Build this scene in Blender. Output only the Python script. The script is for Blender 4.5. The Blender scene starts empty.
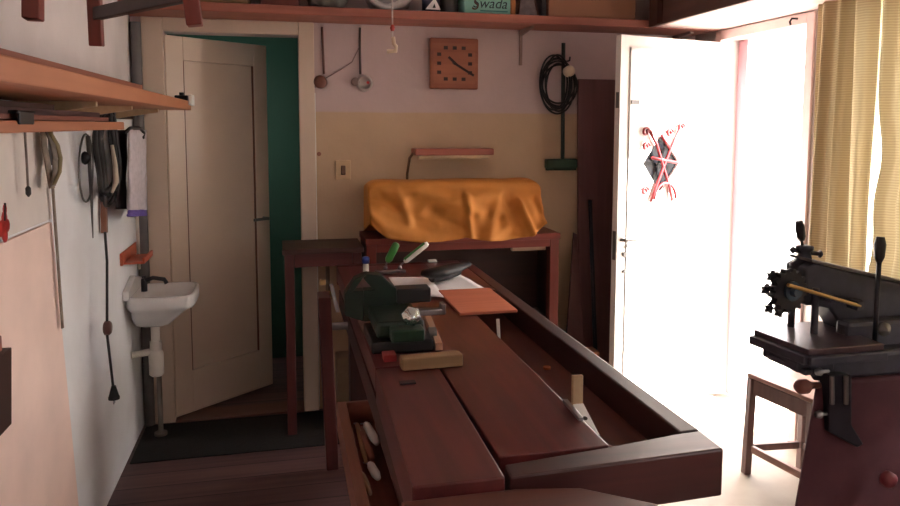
import bpy, bmesh, math, random
import mathutils
from mathutils import Vector, Matrix, noise
SC = bpy.context.scene
COL = SC.collection
random.seed(7)

# ---------------------------------------------------------------- camera
RGT = Vector((0.97164, -0.23640, 0.00393)); 
YAW, PITCH, ROLL = math.radians(13.6762177), math.radians(5.39253103), math.radians(-0.2251851)
FPX, PPX, PPY, EYE = 745.71, 465.0, 195.615, 1.53
_cy, _sy, _cp, _sp = math.cos(YAW), math.sin(YAW), math.cos(PITCH), math.sin(PITCH)
FWD = Vector((_sy*_cp, _cy*_cp, -_sp)); _r = Vector((_cy, -_sy, 0)); _d = FWD.cross(_r)
RGT = math.cos(ROLL)*_r + math.sin(ROLL)*_d
DWN = -math.sin(ROLL)*_r + math.cos(ROLL)*_d
cam_data = bpy.data.cameras.new('camera'); cam = bpy.data.objects.new('camera', cam_data); COL.objects.link(cam)
m = Matrix.Identity(4)
for i in range(3):
    m[i][0], m[i][1], m[i][2] = RGT[i], -DWN[i], -FWD[i]
m[2][3] = EYE
cam.matrix_world = m
cam_data.sensor_width = 36.0
cam_data.lens = FPX/900*36
cam_data.shift_x = (450-PPX)/900
cam_data.shift_y = (PPY-253)/900
cam_data.clip_start = 0.02
SC.camera = cam

# ---------------------------------------------------------------- sky, sun, exposure
w = bpy.data.worlds.new('sky'); SC.world = w; w.use_nodes = True
bg = w.node_tree.nodes['Background']
bg.inputs['Color'].default_value = (1.0, 0.985, 0.975, 1); bg.inputs['Strength'].default_value = 7.0
sun_d = bpy.data.lights.new('sun', 'SUN'); sun_d.energy = 45.0; sun_d.angle = math.radians(1.2); sun_d.color = (1.0, 0.95, 0.88)
sun = bpy.data.objects.new('sun', sun_d); COL.objects.link(sun)
sun.location = (6, -1, 6)
sun.rotation_euler = Vector((-0.70, 0.42, -0.57)).to_track_quat('-Z', 'Y').to_euler()
SC.view_settings.view_transform = 'Standard'; SC.view_settings.look = 'None'
SC.view_settings.gamma = 1.0; SC.view_settings.use_curve_mapping = False
SC.view_settings.exposure = 0.80

# ---------------------------------------------------------------- helpers
def P(px, py, X=None, Y=None, Z=None):
    d = RGT*((px-PPX)/FPX) + DWN*((py-PPY)/FPX) + FWD
    if X is not None: t = X/d.x
    elif Y is not None: t = Y/d.y
    else: t = (Z-EYE)/d.z
    return d*t + Vector((0, 0, EYE))

def lin(c):
    return tuple(((v/255)/12.92 if v/255 <= .04045 else ((v/255+.055)/1.055)**2.4) for v in c)

MATS = {}
def nt(name):
    mt = bpy.data.materials.new(name); mt.use_nodes = True
    t = mt.node_tree
    return mt, t, t.nodes['Principled BSDF']

def plain(name, c, rough=.5, metal=0, var=.12, scale=14, bump=.0, spec=.5, trans=0):
    """paint/plastic/metal: base colour with faint mottling"""
    if name in MATS: return MATS[name]
    mt, t, b = nt(name); c = lin(c)
    tc = t.nodes.new('ShaderNodeTexCoord'); n = t.nodes.new('ShaderNodeTexNoise')
    n.inputs['Scale'].default_value = scale; n.inputs['Detail'].default_value = 5
    r = t.nodes.new('ShaderNodeValToRGB')
    r.color_ramp.elements[0].position = .3; r.color_ramp.elements[1].position = .7
    r.color_ramp.elements[0].color = (*[v*(1-var) for v in c], 1)
    r.color_ramp.elements[1].color = (*[min(1, v*(1+var)) for v in c], 1)
    t.links.new(tc.outputs['Object'], n.inputs['Vector']); t.links.new(n.outputs['Fac'], r.inputs['Fac'])
    t.links.new(r.outputs['Color'], b.inputs['Base Color'])
    b.inputs['Roughness'].default_value = rough; b.inputs['Metallic'].default_value = metal
    b.inputs['Specular IOR Level'].default_value = spec
    b.inputs['Transmission Weight'].default_value = trans
    if bump:
        bp = t.nodes.new('ShaderNodeBump'); bp.inputs['Strength'].default_value = bump; bp.inputs['Distance'].default_value = .01
        t.links.new(n.outputs['Fac'], bp.inputs['Height']); t.links.new(bp.outputs['Normal'], b.inputs['Normal'])
    MATS[name] = mt
    return mt

def wood(name, c1, c2, axis='Y', rough=.45, scale=1.0, spec=.5, bump=.12):
    if name in MATS: return MATS[name]
    mt, t, b = nt(name)
    tc = t.nodes.new('ShaderNodeTexCoord'); mp = t.nodes.new('ShaderNodeMapping')
    s = [22*scale]*3; s['XYZ'.index(axis)] = 1.3*scale
    mp.inputs['Scale'].default_value = s
    n = t.nodes.new('ShaderNodeTexNoise'); n.inputs['Scale'].default_value = 1.0; n.inputs['Detail'].default_value = 6; n.inputs['Distortion'].default_value = .6
    n2 = t.nodes.new('ShaderNodeTexNoise'); n2.inputs['Scale'].default_value = 3.0; n2.inputs['Detail'].default_value = 3
    mx = t.nodes.new('ShaderNodeMath'); mx.operation = 'MULTIPLY_ADD'; mx.inputs[1].default_value = .5
    r = t.nodes.new('ShaderNodeValToRGB')
    r.color_ramp.elements[0].position = .42; r.color_ramp.elements[1].position = 1.05
    r.color_ramp.elements[0].position = .40; r.color_ramp.elements[1].position = .95
    r.color_ramp.elements[0].color = (*lin(c1), 1); r.color_ramp.elements[1].color = (*lin(c2), 1)
    t.links.new(tc.outputs['Object'], mp.inputs['Vector']); t.links.new(mp.outputs['Vector'], n.inputs['Vector'])
    t.links.new(tc.outputs['Object'], n2.inputs['Vector'])
    t.links.new(n2.outputs['Fac'], mx.inputs[0]); t.links.new(n.outputs['Fac'], mx.inputs[2])
    t.links.new(mx.outputs[0], r.inputs['Fac']); t.links.new(r.outputs['Color'], b.inputs['Base Color'])
    b.inputs['Roughness'].default_value = rough; b.inputs['Specular IOR Level'].default_value = spec
    bp = t.nodes.new('ShaderNodeBump'); bp.inputs['Strength'].default_value = bump; bp.inputs['Distance'].default_value = .004
    t.links.new(n.outputs['Fac'], bp.inputs['Height']); t.links.new(bp.outputs['Normal'], b.inputs['Normal'])
    MATS[name] = mt
    return mt

class MB:
    def __init__(s): s.bm = bmesh.new()
    def pts(s, vs, fs, smooth=False):
        v = [s.bm.verts.new(Vector(p)) for p in vs]
        for f in fs:
            try:
                q = s.bm.faces.new([v[i] for i in f]); q.smooth = smooth
            except ValueError: pass
        return s
    def box(s, x0, x1, y0, y1, z0, z1, M=None):
        c = [(x, y, z) for x in (x0, x1) for y in (y0, y1) for z in (z0, z1)]
        if M is not None: c = [M @ Vector(p) for p in c]
        return s.pts(c, [(0,1,3,2),(4,6,7,5),(0,4,5,1),(2,3,7,6),(0,2,6,4),(1,5,7,3)])
    def bar(s, a, b, w, d, up=(0,0,1)):
        """rectangular bar from a to b, width w across, d along up"""
        a, b = Vector(a), Vector(b); t = (b-a).normalized(); u = Vector(up)
        x = t.cross(u)
        if x.length < 1e-4: x = t.cross(Vector((1,0,0)))
        x.normalize(); y = x.cross(t)
        vs = [p + x*i*w/2 + y*j*d/2 for p in (a, b) for i, j in ((-1,-1),(1,-1),(1,1),(-1,1))]
        return s.pts(vs, [(3,2,1,0),(4,5,6,7),(0,1,5,4),(1,2,6,5),(2,3,7,6),(3,0,4,7)])
    def hexa(s, bottom, top):
        """two quads with the same winding"""
        return s.pts(list(bottom)+list(top), [(3,2,1,0),(4,5,6,7),(0,1,5,4),(1,2,6,5),(2,3,7,6),(3,0,4,7)])
    def prism(s, poly, vec):
        n = len(poly); v = Vector(vec)
        vs = [Vector(p) for p in poly] + [Vector(p)+v for p in poly]
        fs = [tuple(range(n))[::-1], tuple(range(n, 2*n))] + [(i, (i+1) % n, n+(i+1) % n, n+i) for i in range(n)]
        return s.pts(vs, fs)
    def cyl(s, a, b, r0, r1=None, n=20, cap=True):
        r1 = r0 if r1 is None else r1
        a, b = Vector(a), Vector(b); t = (b-a).normalized()
        x = t.orthogonal().normalized(); y = t.cross(x)
        vs = []
        for p, r in ((a, r0), (b, r1)):
            vs += [p + (x*math.cos(2*math.pi*i/n) + y*math.sin(2*math.pi*i/n))*r for i in range(n)]
        s.pts(vs, [(i, (i+1) % n, n+(i+1) % n, n+i) for i in range(n)], True)
        if cap:
            vb = [s.bm.verts.new(v) for v in vs[:n]]; s.bm.faces.new(vb[::-1])
            vt = [s.bm.verts.new(v) for v in vs[n:]]; s.bm.faces.new(vt)
        return s
    def lathe(s, o, prof, axis=(0,0,1), n=24):
        """prof: list of (radius, height) along axis"""
        o = Vector(o); t = Vector(axis).normalized(); x = t.orthogonal().normalized(); y = t.cross(x)
        k = len(prof); vs = []
        for r, h in prof:
            vs += [o + t*h + (x*math.cos(2*math.pi*i/n) + y*math.sin(2*math.pi*i/n))*max(r, 1e-4) for i in range(n)]
        fs = [(j*n+i, j*n+(i+1) % n, (j+1)*n+(i+1) % n, (j+1)*n+i) for j in range(k-1) for i in range(n)]
        fs += [tuple(range(n))[::-1], tuple(range((k-1)*n, k*n))]
        return s.pts(vs, fs, True)
    def tube(s, path, r, n=8, closed=False):
        path = [Vector(p) for p in path]; k = len(path); vs = []; prev = None
        for i, p in enumerate(path):
            if closed: t = path[(i+1) % k] - path[i-1]
            else: t = path[min(i+1, k-1)] - path[max(i-1, 0)]
            t.normalize()
            if prev is None: x = t.orthogonal().normalized()
            else:
                x = prev - t*prev.dot(t); x.normalize()
            prev = x; y = t.cross(x)
            rr = r[i] if isinstance(r, (list, tuple)) else r
            vs += [p + (x*math.cos(2*math.pi*j/n) + y*math.sin(2*math.pi*j/n))*rr for j in range(n)]
        seg = k if closed else k-1
        fs = [(i*n+j, i*n+(j+1) % n, ((i+1) % k)*n+(j+1) % n, ((i+1) % k)*n+j) for i in range(seg) for j in range(n)]
        if not closed: fs += [tuple(range(n))[::-1], tuple(range((k-1)*n, k*n))]
        return s.pts(vs, fs, True)
    def loft(s, rings, cap=True, smooth=True):
        n = len(rings[0]); k = len(rings); vs = [p for r in rings for p in r]
        fs = [(j*n+i, j*n+(i+1) % n, (j+1)*n+(i+1) % n, (j+1)*n+i) for j in range(k-1) for i in range(n)]
        if cap: fs += [tuple(range(n))[::-1], tuple(range((k-1)*n, k*n))]
        return s.pts(vs, fs, smooth)
    def grid(s, rows, smooth=True):
        n = len(rows[0]); vs = [p for r in rows for p in r]
        return s.pts(vs, [(j*n+i, j*n+i+1, (j+1)*n+i+1, (j+1)*n+i) for j in range(len(rows)-1) for i in range(n-1)], smooth)
    def blob(s, c, r, amp=.15, freq=3.0, seed=0, sub=4):
        b2 = bmesh.new(); bmesh.ops.create_icosphere(b2, subdivisions=sub, radius=1)
        for v in b2.verts:
            d = v.co.normalized(); k = 1 + amp*noise.noise(d*freq + Vector((seed, seed*2, 0))) + amp*.5*noise.noise(d*freq*2.7 + Vector((0, seed, 5)))
            v.co = Vector((d.x*r[0], d.y*r[1], d.z*r[2]))*k
            v.co.z = max(v.co.z, -r[2]*.86)
            v.co += Vector(c)
        vs = [v.co.copy() for v in b2.verts]; fs = [[v.index for v in f.verts] for f in b2.faces]; b2.free()
        return s.pts(vs, fs, True)
    def build(s, name, mat, parent=None, bevel=0, solid=0, origin=None):
        bm = s.bm
        bmesh.ops.recalc_face_normals(bm, faces=bm.faces)
        lo = Vector([min(v.co[i] for v in bm.verts) for i in range(3)]); hi = Vector([max(v.co[i] for v in bm.verts) for i in range(3)])
        o = Vector(((lo.x+hi.x)/2, (lo.y+hi.y)/2, lo.z)) if parent is None else (lo+hi)/2
        if origin is not None: o = Vector(origin)
        bmesh.ops.translate(bm, vec=-o, verts=bm.verts)
        me = bpy.data.meshes.new(name); bm.to_mesh(me); bm.free()
        ob = bpy.data.objects.new(name, me); COL.objects.link(ob)
        if mat: me.materials.append(mat)
        W[ob.name] = o
        if parent is not None:
            ob.parent = parent; ob.location = o - W[parent.name]
        else: ob.location = o
        if solid:
            md = ob.modifiers.new('solid', 'SOLIDIFY'); md.thickness = solid; md.offset = 0
        if bevel:
            md = ob.modifiers.new('bevel', 'BEVEL'); md.width = bevel; md.segments = 2; md.limit_method = 'ANGLE'; md.angle_limit = math.radians(40)
        return ob
W = {}
def tag(o, label, cat, group=None, kind=None):
    o['label'] = label; o['category'] = cat
    if group: o['group'] = group
    if kind: o['kind'] = kind
    return o
def T(name, label, cat, loc, group=None):
    o = bpy.data.objects.new(name, None); COL.objects.link(o); o.location = loc; o.empty_display_size = .05
    W[o.name] = Vector(loc)
    return tag(o, label, cat, group)
def struct(o, label=None):
    o['kind'] = 'structure'
    if label: o['label'] = label
    return o
def text_mesh(body, size, loc, rot, mat, parent, name='lettering', ext=.0006, shear=0):
    cu = bpy.data.curves.new(name, 'FONT'); cu.body = body; cu.size = size; cu.extrude = ext; cu.shear = shear
    cu.align_x = 'CENTER'; cu.align_y = 'CENTER'
    tmp = bpy.data.objects.new('tmp', cu); COL.objects.link(tmp)
    bpy.context.view_layer.update()
    me = bpy.data.meshes.new_from_object(tmp.evaluated_get(bpy.context.evaluated_depsgraph_get()))
    bpy.data.objects.remove(tmp); me.materials.clear(); me.materials.append(mat)
    ob = bpy.data.objects.new(name, me); COL.objects.link(ob); ob.parent = parent
    ob.location = Vector(loc) - W[parent.name]; ob.rotation_euler = rot; W[ob.name] = Vector(loc)
    return ob

# ---------------------------------------------------------------- materials
BENCH = wood('bench_wood', (50, 20, 21), (98, 42, 41), 'Y', .28)
BENCHX = wood('bench_wood_cross', (42, 20, 21), (78, 40, 38), 'X', .4)
BENCHD = wood('bench_side_wood', (36, 18, 18), (64, 30, 28), 'Y', .5)
REDW = wood('red_stained_wood', (88, 34, 28), (128, 56, 46), 'Z', .42)
REDX = wood('red_stained_rail', (88, 34, 28), (128, 56, 46), 'X', .42)
DARKW = wood('dark_wood', (40, 22, 20), (66, 38, 32), 'Z', .5)
DARKX = wood('dark_wood_cross', (40, 22, 20), (66, 38, 32), 'X', .5)
SHELFX = wood('shelf_wood', (128, 70, 60), (164, 98, 82), 'X', .5)
SHELFY = wood('orange_shelf_wood', (142, 84, 58), (180, 118, 84), 'Y', .5)
PALEW = wood('pale_wood', (168, 138, 104), (200, 172, 136), 'Y', .55)
TANW = wood('tan_wood', (120, 92, 62), (156, 124, 88), 'X', .55)
PURPW = wood('purple_brown_board', (86, 58, 58), (118, 82, 82), 'Z', .5)
ORW = wood('orange_plywood', (176, 92, 66), (206, 122, 92), 'X', .5)
BLACK = plain('black_iron', (34, 34, 40), .42, .3)
BLACKP = plain('black_plastic', (22, 22, 24), .4)
CAST = plain('dark_cast_iron', (56, 56, 66), .5, .25, .2, 30, .1)
GREENM = plain('green_painted_iron', (12, 36, 24), .5, .1, .25, 30, .1)
STEEL = plain('steel', (150, 152, 156), .3, .9)
DSTEEL = plain('dull_steel', (112, 110, 108), .45, .8)
BRASS = plain('brass', (190, 160, 110), .35, .85)
WHITEP = plain('white_paint', (236, 232, 228), .35, 0, .02)
CREAM = plain('cream_paint', (216, 196, 176), .4, 0, .04, 5)
DOORP = plain('door_paint', (224, 204, 184), .38, 0, .04, 4)
PORC = plain('white_porcelain', (232, 230, 228), .15, 0, .02)
PVC = plain('white_pipe', (214, 208, 198), .4, 0, .03)
RUBBER = plain('black_rubber', (20, 20, 22), .6)
TEAL = plain('teal_paint', (44, 80, 66), .5, 0, .08, 4)
PAPER = plain('white_paper', (236, 232, 232), .7, 0, .02)
REDP = plain('red_plastic', (178, 44, 40), .4)
GREENP = plain('green_plastic', (60, 130, 60), .35)
BLUEP = plain('blue_plastic', (50, 70, 150), .35)
WHP = plain('white_plastic', (232, 232, 226), .35)
GREYC = plain('grey_cloth', (128, 120, 112), .85, 0, .2, 40, .2)
PINKW = plain('pale_pink_paint', (222, 196, 192), .45, 0, .03)

def wall_paint(name, low, high, zsplit, rough=.6):
    mt, t, b = nt(name)
    g = t.nodes.new('ShaderNodeNewGeometry'); sp = t.nodes.new('ShaderNodeSeparateXYZ')
    n = t.nodes.new('ShaderNodeTexNoise'); n.inputs['Scale'].default_value = 3; n.inputs['Detail'].default_value = 8
    t.links.new(g.outputs['Position'], sp.inputs[0]); t.links.new(g.outputs['Position'], n.inputs['Vector'])
    ma = t.nodes.new('ShaderNodeMath'); ma.operation = 'MULTIPLY_ADD'; ma.inputs[1].default_value = .012
    t.links.new(n.outputs['Fac'], ma.inputs[0]); t.links.new(sp.outputs['Z'], ma.inputs[2])
    mr = t.nodes.new('ShaderNodeMapRange'); mr.inputs['From Min'].default_value = zsplit; mr.inputs['From Max'].default_value = zsplit+.012
    t.links.new(ma.outputs[0], mr.inputs['Value'])
    mx = t.nodes.new('ShaderNodeMix'); mx.data_type = 'RGBA'
    mx.inputs['A'].default_value = (*lin(low), 1); mx.inputs['B'].default_value = (*lin(high), 1)
    t.links.new(mr.outputs['Result'], mx.inputs['Factor'])
    m2 = t.nodes.new('ShaderNodeMix'); m2.data_type = 'RGBA'; m2.blend_type = 'MULTIPLY'; m2.inputs['Factor'].default_value = .35
    r = t.nodes.new('ShaderNodeValToRGB'); r.color_ramp.elements[0].color = (.62, .6, .58, 1); r.color_ramp.elements[0].position = .3; r.color_ramp.elements[1].position = .62
    t.links.new(n.outputs['Fac'], r.inputs['Fac']); t.links.new(mx.outputs['Result'], m2.inputs['A']); t.links.new(r.outputs['Color'], m2.inputs['B'])
    t.links.new(m2.outputs['Result'], b.inputs['Base Color']); b.inputs['Roughness'].default_value = rough
    bp = t.nodes.new('ShaderNodeBump'); bp.inputs['Strength'].default_value = .12; bp.inputs['Distance'].default_value = .01
    n3 = t.nodes.new('ShaderNodeTexNoise'); n3.inputs['Scale'].default_value = 25; t.links.new(g.outputs['Position'], n3.inputs['Vector'])
    t.links.new(n3.outputs['Fac'], bp.inputs['Height']); t.links.new(bp.outputs['Normal'], b.inputs['Normal'])
    return mt
BACKWALL = wall_paint('back_wall_paint', (206, 178, 146), (206, 184, 182), 1.597)
LEFTWALL = wall_paint('left_wall_paint', (248, 250, 252), (228, 220, 220), 1.6)
PLASTER = wall_paint('plaster', (214, 204, 200), (208, 198, 196), 1.6)

def planks(name, c1, c2, gap, width=.13):
    mt, t, b = nt(name)
    g = t.nodes.new('ShaderNodeNewGeometry'); sp = t.nodes.new('ShaderNodeSeparateXYZ'); t.links.new(g.outputs['Position'], sp.inputs[0])
    dv = t.nodes.new('ShaderNodeMath'); dv.operation = 'DIVIDE'; dv.inputs[1].default_value = width; t.links.new(sp.outputs['Y'], dv.inputs[0])
    fl = t.nodes.new('ShaderNodeMath'); fl.operation = 'FLOOR'; t.links.new(dv.outputs[0], fl.inputs[0])
    fr = t.nodes.new('ShaderNodeMath'); fr.operation = 'FRACT'; t.links.new(dv.outputs[0], fr.inputs[0])
    gp = t.nodes.new('ShaderNodeMath'); gp.operation = 'LESS_THAN'; gp.inputs[1].default_value = .05; t.links.new(fr.outputs[0], gp.inputs[0])
    wn = t.nodes.new('ShaderNodeTexWhiteNoise'); wn.noise_dimensions = '1D'; t.links.new(fl.outputs[0], wn.inputs['W'])
    mp = t.nodes.new('ShaderNodeMapping'); mp.inputs['Scale'].default_value = (1.5, 26, 1); t.links.new(g.outputs['Position'], mp.inputs['Vector'])
    n = t.nodes.new('ShaderNodeTexNoise'); n.inputs['Scale'].default_value = 1.2; n.inputs['Detail'].default_value = 7; t.links.new(mp.outputs[0], n.inputs['Vector'])
    ad = t.nodes.new('ShaderNodeMath'); ad.operation = 'MULTIPLY_ADD'; ad.inputs[1].default_value = .4; t.links.new(wn.outputs['Value'], ad.inputs[0]); t.links.new(n.outputs['Fac'], ad.inputs[2])
    r = t.nodes.new('ShaderNodeValToRGB'); r.color_ramp.elements[0].position = .4; r.color_ramp.elements[1].position = 1.0
    r.color_ramp.elements[0].color = (*lin(c1), 1); r.color_ramp.elements[1].color = (*lin(c2), 1); t.links.new(ad.outputs[0], r.inputs['Fac'])
    mx = t.nodes.new('ShaderNodeMix'); mx.data_type = 'RGBA'; mx.inputs['B'].default_value = (*lin(gap), 1)
    t.links.new(gp.outputs[0], mx.inputs['Factor']); t.links.new(r.outputs['Color'], mx.inputs['A'])
    t.links.new(mx.outputs['Result'], b.inputs['Base Color']); b.inputs['Roughness'].default_value = .5
    bp = t.nodes.new('ShaderNodeBump'); bp.inputs['Strength'].default_value = .15; bp.inputs['Distance'].default_value = .005; t.links.new(n.outputs['Fac'], bp.inputs['Height']); t.links.new(bp.outputs['Normal'], b.inputs['Normal'])
    return mt
FLOORM = planks('floor_planks', (74, 52, 53), (118, 86, 84), (38, 26, 26))
CONC = plain('pale_concrete', (205, 198, 188), .8, 0, .1, 6, .2)

# ================================================================ SETTING
XL, XR, YB, YF, ZC = -0.717, 2.35, 3.98, -1.5, 2.7
struct(MB().box(XL-.2, 1.0, YF-.2, YB+.15, -.1, 0).build('floor', FLOORM))
struct(MB().box(1.0001, XR+.001, YF-.2, YB+.15, -.1, 0).build('floor_concrete', plain('floor_screed', (158, 146, 132), .6, 0, .12, 5, .1)), 'pale worn screed floor by the street door')
struct(MB().box(XL-.2, XR+.15, YF-.2, YB+.15, ZC, ZC+.1).build('ceiling', PLASTER))
struct(MB().box(XL-.15, XL, YF-.2, YB+.12, 0, ZC).build('wall_left', LEFTWALL))
struct(MB().box(XL-.15, XR+.15, YF-.2, YF, 0, ZC).build('wall_front', PLASTER))
DX0, DX1, DZ = -.565, .084, 1.985            # rear doorway
wb = MB()
wb.box(XL, DX0, YB, YB+.12, 0, ZC).box(DX1, XR+.15, YB, YB+.12, 0, ZC).box(DX0, DX1, YB, YB+.12, DZ, ZC)
struct(wb.build('wall_back', BACKWALL))
EY0, EY1, EZ = 3.01, 3.70, 2.0               # street doorway in the right wall
WY0, WY1, WZ0, WZ1 = 1.25, 2.70, .85, 2.12   # curtained window
wr = MB()
wr.box(XR, XR+.15, EY1, YB, 0, ZC).box(XR, XR+.15, EY0, EY1, EZ, ZC).box(XR, XR+.15, WY1, EY0, 0, ZC)
wr.box(XR, XR+.15, WY0, WY1, 0, WZ0).box(XR, XR+.15, WY0, WY1, WZ1, ZC).box(XR, XR+.15, .15, WY0, 0, ZC).box(XR, XR+.15, -.6, .15, 0, 1.2).box(XR, XR+.15, -.6, .15, 2.12, ZC).box(XR, XR+.15, YF, -.6, 0, ZC)  # opening behind the camera is added to let fill light onto the left wall
struct(wr.build('wall_right', PLASTER))
# outside: paved yard, passage behind the rear door
struct(MB().box(XR+.001, XR+9, -4, 9, -.12, -.02).build('ground_yard', CONC), 'pale sunlit paving outside the street door')
struct(MB().box(XR+5.0, XR+5.3, -1, 12, -.02, 2.4).build('wall_yard', WHITEP), 'white wall across the yard')
struct(MB().box(-1.4, 1.0, YB+.15, 5.6, -.1, 0).build('floor_passage', FLOORM))
struct(MB().box(-1.4, 1.0, 4.95, 5.05, 0, 2.7).build('wall_passage', TEAL), 'teal painted passage wall seen past the rear door')
struct(MB().box(-.90, -.80, YB+.12, 4.45, 0, 2.7).box(-.90, -.80, 4.45, 4.95, 0, 1.3).box(-.90, -.80, 4.45, 4.95, 1.8, 2.7).box(.35, .45, YB+.12, 5.05, 0, 2.7).build('wall_passage_side', TEAL))  # gap in the left side wall is added to light the passage
struct(MB().box(-1.5, 1.0, YB+.12, 5.05, 2.7, 2.8).build('ceiling_passage', PLASTER))
# rear door frame, threshold
f = MB(); f.box(DX0-.10, DX0, YB-.022, YB-.001, 0, DZ+.066).box(DX1, DX1+.078, YB-.022, YB-.001, 0, DZ+.066).box(DX0, DX1, YB-.022, YB-.001, DZ, DZ+.066)
struct(f.build('trim_1', CREAM, None, .004), 'cream casing around the rear door')
struct(MB().box(DX0, DX1, YB-.03, YB+.12, 0.0005, .012).build('trim_2', wood('threshold_wood', (96, 62, 54), (120, 82, 70), 'X', .5), None, .003), 'worn wooden threshold of the rear door')
# rear door leaf, opened away into the passage
hinge = Vector((DX0+.004, YB+.004, 0)); free = Vector((-.084, 4.393, 0)); du = (free-hinge).normalized(); dn = Vector((-du.y, du.x, 0))
DW = (free-hinge).length
def dm(u, n, z): return hinge + du*u + dn*n + Vector((0, 0, z))
def dbox(mb, u0, u1, n0, n1, z0, z1):
    return mb.hexa([dm(u0, n0, z0), dm(u1, n0, z0), dm(u1, n1, z0), dm(u0, n1, z0)], [dm(u0, n0, z1), dm(u1, n0, z1), dm(u1, n1, z1), dm(u0, n1, z1)])
d1 = MB()
dbox(d1, 0, .10, 0, .04, .016, 1.97); dbox(d1, DW-.09, DW, 0, .04, .016, 1.97)
dbox(d1, .10, DW-.09, 0, .04, 1.85, 1.97); dbox(d1, .10, DW-.09, 0, .04, .016, .24); dbox(d1, .10, DW-.09, .014, .03, .24, 1.85)
door1 = struct(d1.build('door_1', DOORP, None, .004), 'cream panelled rear door standing ajar')
mo = MB()
for a, b in (((.10, .24), (.10, 1.85)), ((DW-.09, .24), (DW-.09, 1.85))):
    dbox(mo, a[0]-.006 if a[0] > .3 else a[0], a[0] if a[0] > .3 else a[0]+.006, .004, .014, a[1], b[1])
mo.build('panel_moulding', wood('moulding_brown', (96, 60, 44), (120, 78, 58), 'Z'), door1)
hd = MB(); hd.cyl(dm(DW-.045, 0, 1.0), dm(DW-.045, -.045, 1.0), .009).cyl(dm(DW-.045, -.04, 1.0), dm(DW-.14, -.04, 1.0), .008)
hd.build('handle', DSTEEL, door1)
# street door frame
f = MB()
f.box(XR-.012, XR-.0005, EY0-.055, EY0, 0, EZ+.05).box(XR-.012, XR-.0005, EY1, EY1+.05, 0, EZ+.05).box(XR-.012, XR-.0005, EY0, EY1, EZ, EZ+.05)
f.box(XR+.10, XR+.149, EY0+.0005, EY0+.03, 0, EZ-.001)
struct(f.build('trim_3', PINKW, None, .003), 'pale pink frame of the open street door')
struct(MB().box(XR+.10, XR+.18, EY1-.085, EY1-.0005, 0, EZ-.001).build('trim_4', plain('shaded_pink_paint', (196, 142, 150), .6, 0, .03), None, .003), 'pink outer post of the street door, shade put into its colour')  # pink deepened to stand in for shade on the far jamb
# street door leaf
eh = Vector((XR-.02, EY1-.02, 0)); ef = Vector((1.655, 3.50, 0)); eu = (ef-eh).normalized(); en = Vector((-eu.y, eu.x, 0))
if en.y > 0: en = -en                         # towards the room
EW = (ef-eh).length
def em(u, n, z): return eh + eu*u + en*n + Vector((0, 0, z))
def ebox(mb, u0, u1, n0, n1, z0, z1):
    a = [em(u0, n0, z0), em(u1, n0, z0), em(u1, n1, z0), em(u0, n1, z0)]; b = [em(u0, n0, z1), em(u1, n0, z1), em(u1, n1, z1), em(u0, n1, z1)]
    return mb.hexa(a, b)
# diamond window opening centred in the leaf: (uc, zc), half sizes
uc, zc, hu, hz = EW*.585, 1.335, .128, .160
e1 = MB()
def quadprism(mb, pts):
    mb.hexa([em(u, 0, z) for u, z in pts], [em(u, -.04, z) for u, z in pts])
D = [(uc-hu, zc), (uc, zc-hz), (uc+hu, zc), (uc, zc+hz)]; Z0, Z1 = .012, 1.985
quadprism(e1, [(0, Z0), (uc, Z0), D[1], D[0]]); quadprism(e1, [(uc, Z0), (EW, Z0), D[2], D[1]])
quadprism(e1, [(EW, Z0), (EW, Z1), D[3], D[2]]); quadprism(e1, [(EW, Z1), (0, Z1), D[0], D[3]])
e1.hexa([em(0, 0, Z1), em(0, 0, Z0), em(*(D[0][0], 0, D[0][1])), em(D[0][0]-1e-4, 0, D[0][1]+1e-4)], [em(0, -.04, Z1), em(0, -.04, Z0), em(D[0][0], -.04, D[0][1]), em(D[0][0]-1e-4, -.04, D[0][1]+1e-4)])
door2 = struct(e1.build('door_2', WHITEP), 'white street door swung open into the room')
gl = MB(); gl.hexa([em(u, -.016, z) for u, z in D], [em(u, -.024, z) for u, z in D])
gl.build('diamond_pane', plain('dark_behind_glass', (18, 18, 22), .25, 0, .05, 14, 0, .2), door2)  # opaque near-black colour stands in for the dark corner behind the glass
mo = MB()
for z0, z1, u0, u1 in ((Z1-.075, Z1-.06, .06, EW-.06), (.08, .095, .06, EW-.06), (.08, Z1-.06, .06, .075), (.08, Z1-.06, EW-.075, EW-.06)):
    ebox(mo, u0, u1, 0.0, .008, z0, z1)
mo.build('panel_moulding', WHITEP, door2)
ir = MB(); IR = plain('red_wrought_iron', (120, 22, 30), .5, 0)
def ip(u, z, n=.014): return em(uc-u, n, zc+z)
ir.tube([ip(-.10, .17), ip(-.05, .10), ip(0, -.02), ip(.05, -.13), ip(.07, -.20)], .0085)
ir.tube([ip(.11, .18), ip(.06, .10), ip(0, -.02), ip(-.05, -.13), ip(-.08, -.20)], .0085)
ir.tube([ip(.02+.075*math.cos(a), -.19+.085*math.sin(a)) for a in [math.pi*k/12 for k in range(13)]], .008)
ir.tube([ip(-.08, .03), ip(.10, .0)], .008)
for sx, sz in ((-.125, .165), (.12, .19), (-.12, .09), (.04, .16), (-.12, -.14)):
    ir.tube([ip(sx+(.024-.0012*k)*math.cos(k*.55), sz+(.024-.0012*k)*math.sin(k*.55)) for k in range(15)], .0065)
ir.tube([ip(-.02, .15), ip(.04, .08)], .009)
ir.build('wrought_iron_grille', IR, door2)
hw = MB(); hw.cyl(em(EW-.03, 0, .945), em(EW-.03, .045, .945), .009).cyl(em(EW-.03, .04, .945), em(EW-.12, .04, .945), .008); hw.build('handle', DSTEEL, door2)
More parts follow.
